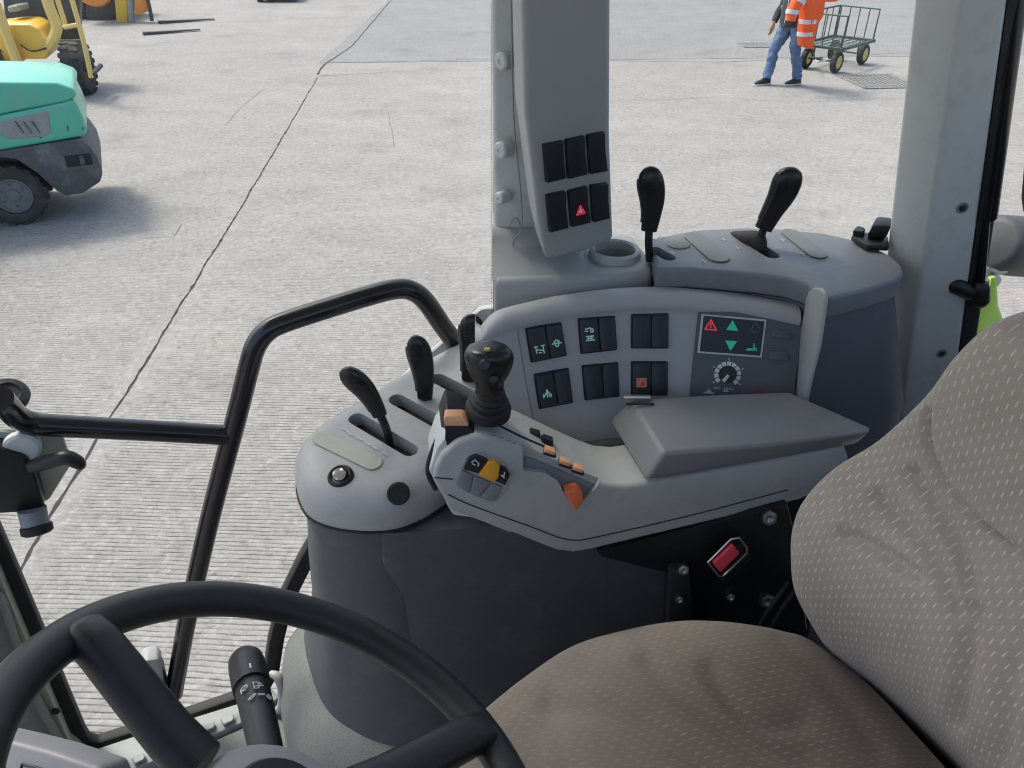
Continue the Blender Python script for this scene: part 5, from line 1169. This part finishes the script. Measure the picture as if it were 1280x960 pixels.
# ================================================================== STEERING WHEEL, COLUMN, STALK
SCN = V(-.1637, .3221, -.5598); sn = Vector((.4515, .2965, .8416)).normalized()
su_ = sn.cross(Vector((0, 1, 0))).normalized(); sv_ = sn.cross(su_)
stw = thing("steering_wheel", "black three spoke steering wheel in front of the seat", "steering wheel", SCN - sn * .07)
bm = BM(); RR, rt = .205, .0170
n1_, n2_ = 96, 20
rr_ = [[SCN + (su_ * math.cos(a) + sv_ * math.sin(a)) * (RR + rt * math.cos(q)) + sn * rt * .92 * math.sin(q) for q in [2 * math.pi * k / n2_ for k in range(n2_)]] for a in [2 * math.pi * k / n1_ for k in range(n1_)]]
vs = [[bm.verts.new(p) for p in r_] for r_ in rr_]
for i in range(n1_):
    for k in range(n2_): bm.faces.new((vs[i][k], vs[(i + 1) % n1_][k], vs[(i + 1) % n1_][(k + 1) % n2_], vs[i][(k + 1) % n2_]))
ob("rim", bm, M_WHEEL, stw, 60)
SWP = Pl(SCN, SCN + su_, SCN + sv_); hubc = SCN - sn * .040
def onrim(px, py):
    d = SWP.hit(px, py) - SCN; return d.normalized()
dirs = [onrim(103, 802), onrim(598, 922)]
dirs.append(-(dirs[0] + dirs[1]).normalized())
for d in dirs:
    s_ = sn.cross(d).normalized(); rings = []
    for r_, h, wd, th in ((.212, .0, .004, .004), (.208, .004, .013, .010), (.198, .008, .0175, .0135), (.18, .004, .0190, .0145), (.14, -.012, .0200, .015), (.10, -.028, .0205, .015), (.075, -.0345, .0212, .0145), (.066, -.037, .0214, .0145)):
        c = SCN + d * r_ + sn * h
        rings.append([c + s_ * wd * math.copysign(abs(math.cos(q)) ** .75, math.cos(q)) + sn * th * math.copysign(abs(math.sin(q)) ** .75, math.sin(q)) for q in [2 * math.pi * k / 18 for k in range(18)]])
    ob("spoke", loft(BM(), rings), M_WHEEL, stw, 60)
ob("hub", lathe(BM(), [(.03, -.05), (.050, -.03), (.056, -.01), (.062, .008), (.056, .014), (.030, .018), (0, .019)], hubc, sn, 40), M_PANEL, stw, 60)
ob("hub_cap", lathe(BM(), [(.037, .014), (.037, .0205), (.034, .023), (0, .0235)], hubc, sn, 32), M_BLACK, stw)
colm = thing("steering_column", "grey steering column cover below the wheel with a black wiper stalk", "steering column", V(-.30, .30, -1.38))
cb = hubc - sn * .055
ob("cover", loft(BM(), [[cb - sn * h + (su_ * math.cos(q) * a + sv_ * math.sin(q) * c) for q in [2 * math.pi * k / 28 for k in range(28)]] for h, a, c in ((0, .05, .05), (.004, .058, .06), (.05, .065, .07), (.30, .075, .085), (.7, .09, .10))]), M_PANEL, colm, 60)
# stalk
s0, s1 = at(338, 960, y=.405), at(306, 820, y=.56)
sa = (s1 - s0).normalized(); L_ = (s1 - s0).length
st_ = ob("wiper_stalk", lathe(BM(), [(.0150, -.03), (.0150, 0), (.0165, L_ * .3), (.0176, L_ * .60), (.0180, L_ * .655), (.0172, L_ * .66), (.0172, L_ * .672)], s0, sa, 26), M_BLACK, colm, 60)
ob("stalk_knob", lathe(BM(), [(.0172, L_ * .670), (.0196, L_ * .674), (.0200, L_ * .72), (.0198, L_ * .88), (.0188, L_ * .95), (.015, L_ * .99), (.008, L_ * 1.005), (0, L_ * 1.008)], s0, sa, 26), M_BLACK, st_, 60)
cdir = (Vector((0, 0, EYE)) - s1); cdir = (cdir - sa * cdir.dot(sa)).normalized(); cs = sa.cross(cdir).normalized()
cs = cs if cs.x > 0 else -cs
def stm(th, h): return s0 + sa * (L_ * h) + (cdir * math.cos(R(th)) + cs * math.sin(R(th)))* (.0172 + .0022 * h)
def marks(th, h, pls, sc):
    o = stm(th, h); n_ = (cdir * math.cos(R(th)) + cs * math.sin(R(th))).normalized(); e1 = (cs * math.cos(R(th)) - cdir * math.sin(R(th)))
    return strokes(pls, (o + n_ * .0008, e1 * sc, sa * sc, n_), .0011)
ob("printed_mark", marks(8, .74, [[(0, -.6), (0, .6)], [(.12, -.6), (.12, .6)]], .006), M_WHITE, st_)
ob("printed_mark", marks(-22, .565, [circ(0, 0, .7, 10), [(-.5, -.5), (.6, .6)], [(-.8, -1), (-.8, .2)]], .005), M_OFFWHITE, st_)
ob("printed_mark", marks(18, .55, [[(-.8, -1), (-.8, 1), (.2, .8), (.7, .2)], [(-.8, -.3), (1, -.3)], [(.1, .3), (.1, -1), (-.8, -1)]], .0052), M_OFFWHITE, st_)
ob("printed_mark", marks(-6, .46, [[(-.9, -.4), (.3, .6), (.9, .5), (-.1, -.5), (-.9, -.4)]], .0045), M_OFFWHITE, st_)
ob("printed_mark", marks(24, .46, [[(-.8, 0), (.6, .1)], [(-.8, .2), (.6, .3)]], .0045), M_OFFWHITE, st_)
ob("printed_mark", marks(46, .45, [circ(0, 0, .7, 8), [(0, -.9), (0, .9)]], .004), M_OFFWHITE, st_)
# instrument panel corner, bottom left
dsh = thing("instrument_panel", "grey instrument panel corner under the steering wheel at the bottom left", "dashboard", V(-.42, .36, -1.0))
DP = Pl(at(15, 925, w=-.78), at(120, 955, w=-.78), at(30, 1010, w=-.82))
ob("panel", prism([DP.hit(*p) for p in ((-60, 908), (14, 925), (60, 937), (124, 958), (150, 1030), (-60, 1030))], -DP.n * .05 if DP.n.z > 0 else DP.n * .05, .006, 3), M_DASH, dsh)
q = [DP.hit(x, y, .0006 if DP.n.z > 0 else -.0006) for x, y in ((24, 1000), (26, 960), (32, 956), (62, 964), (120, 985))]
ob("panel_groove", tube(BM(), q, .0012, 6, 2), M_BLACK, dsh)
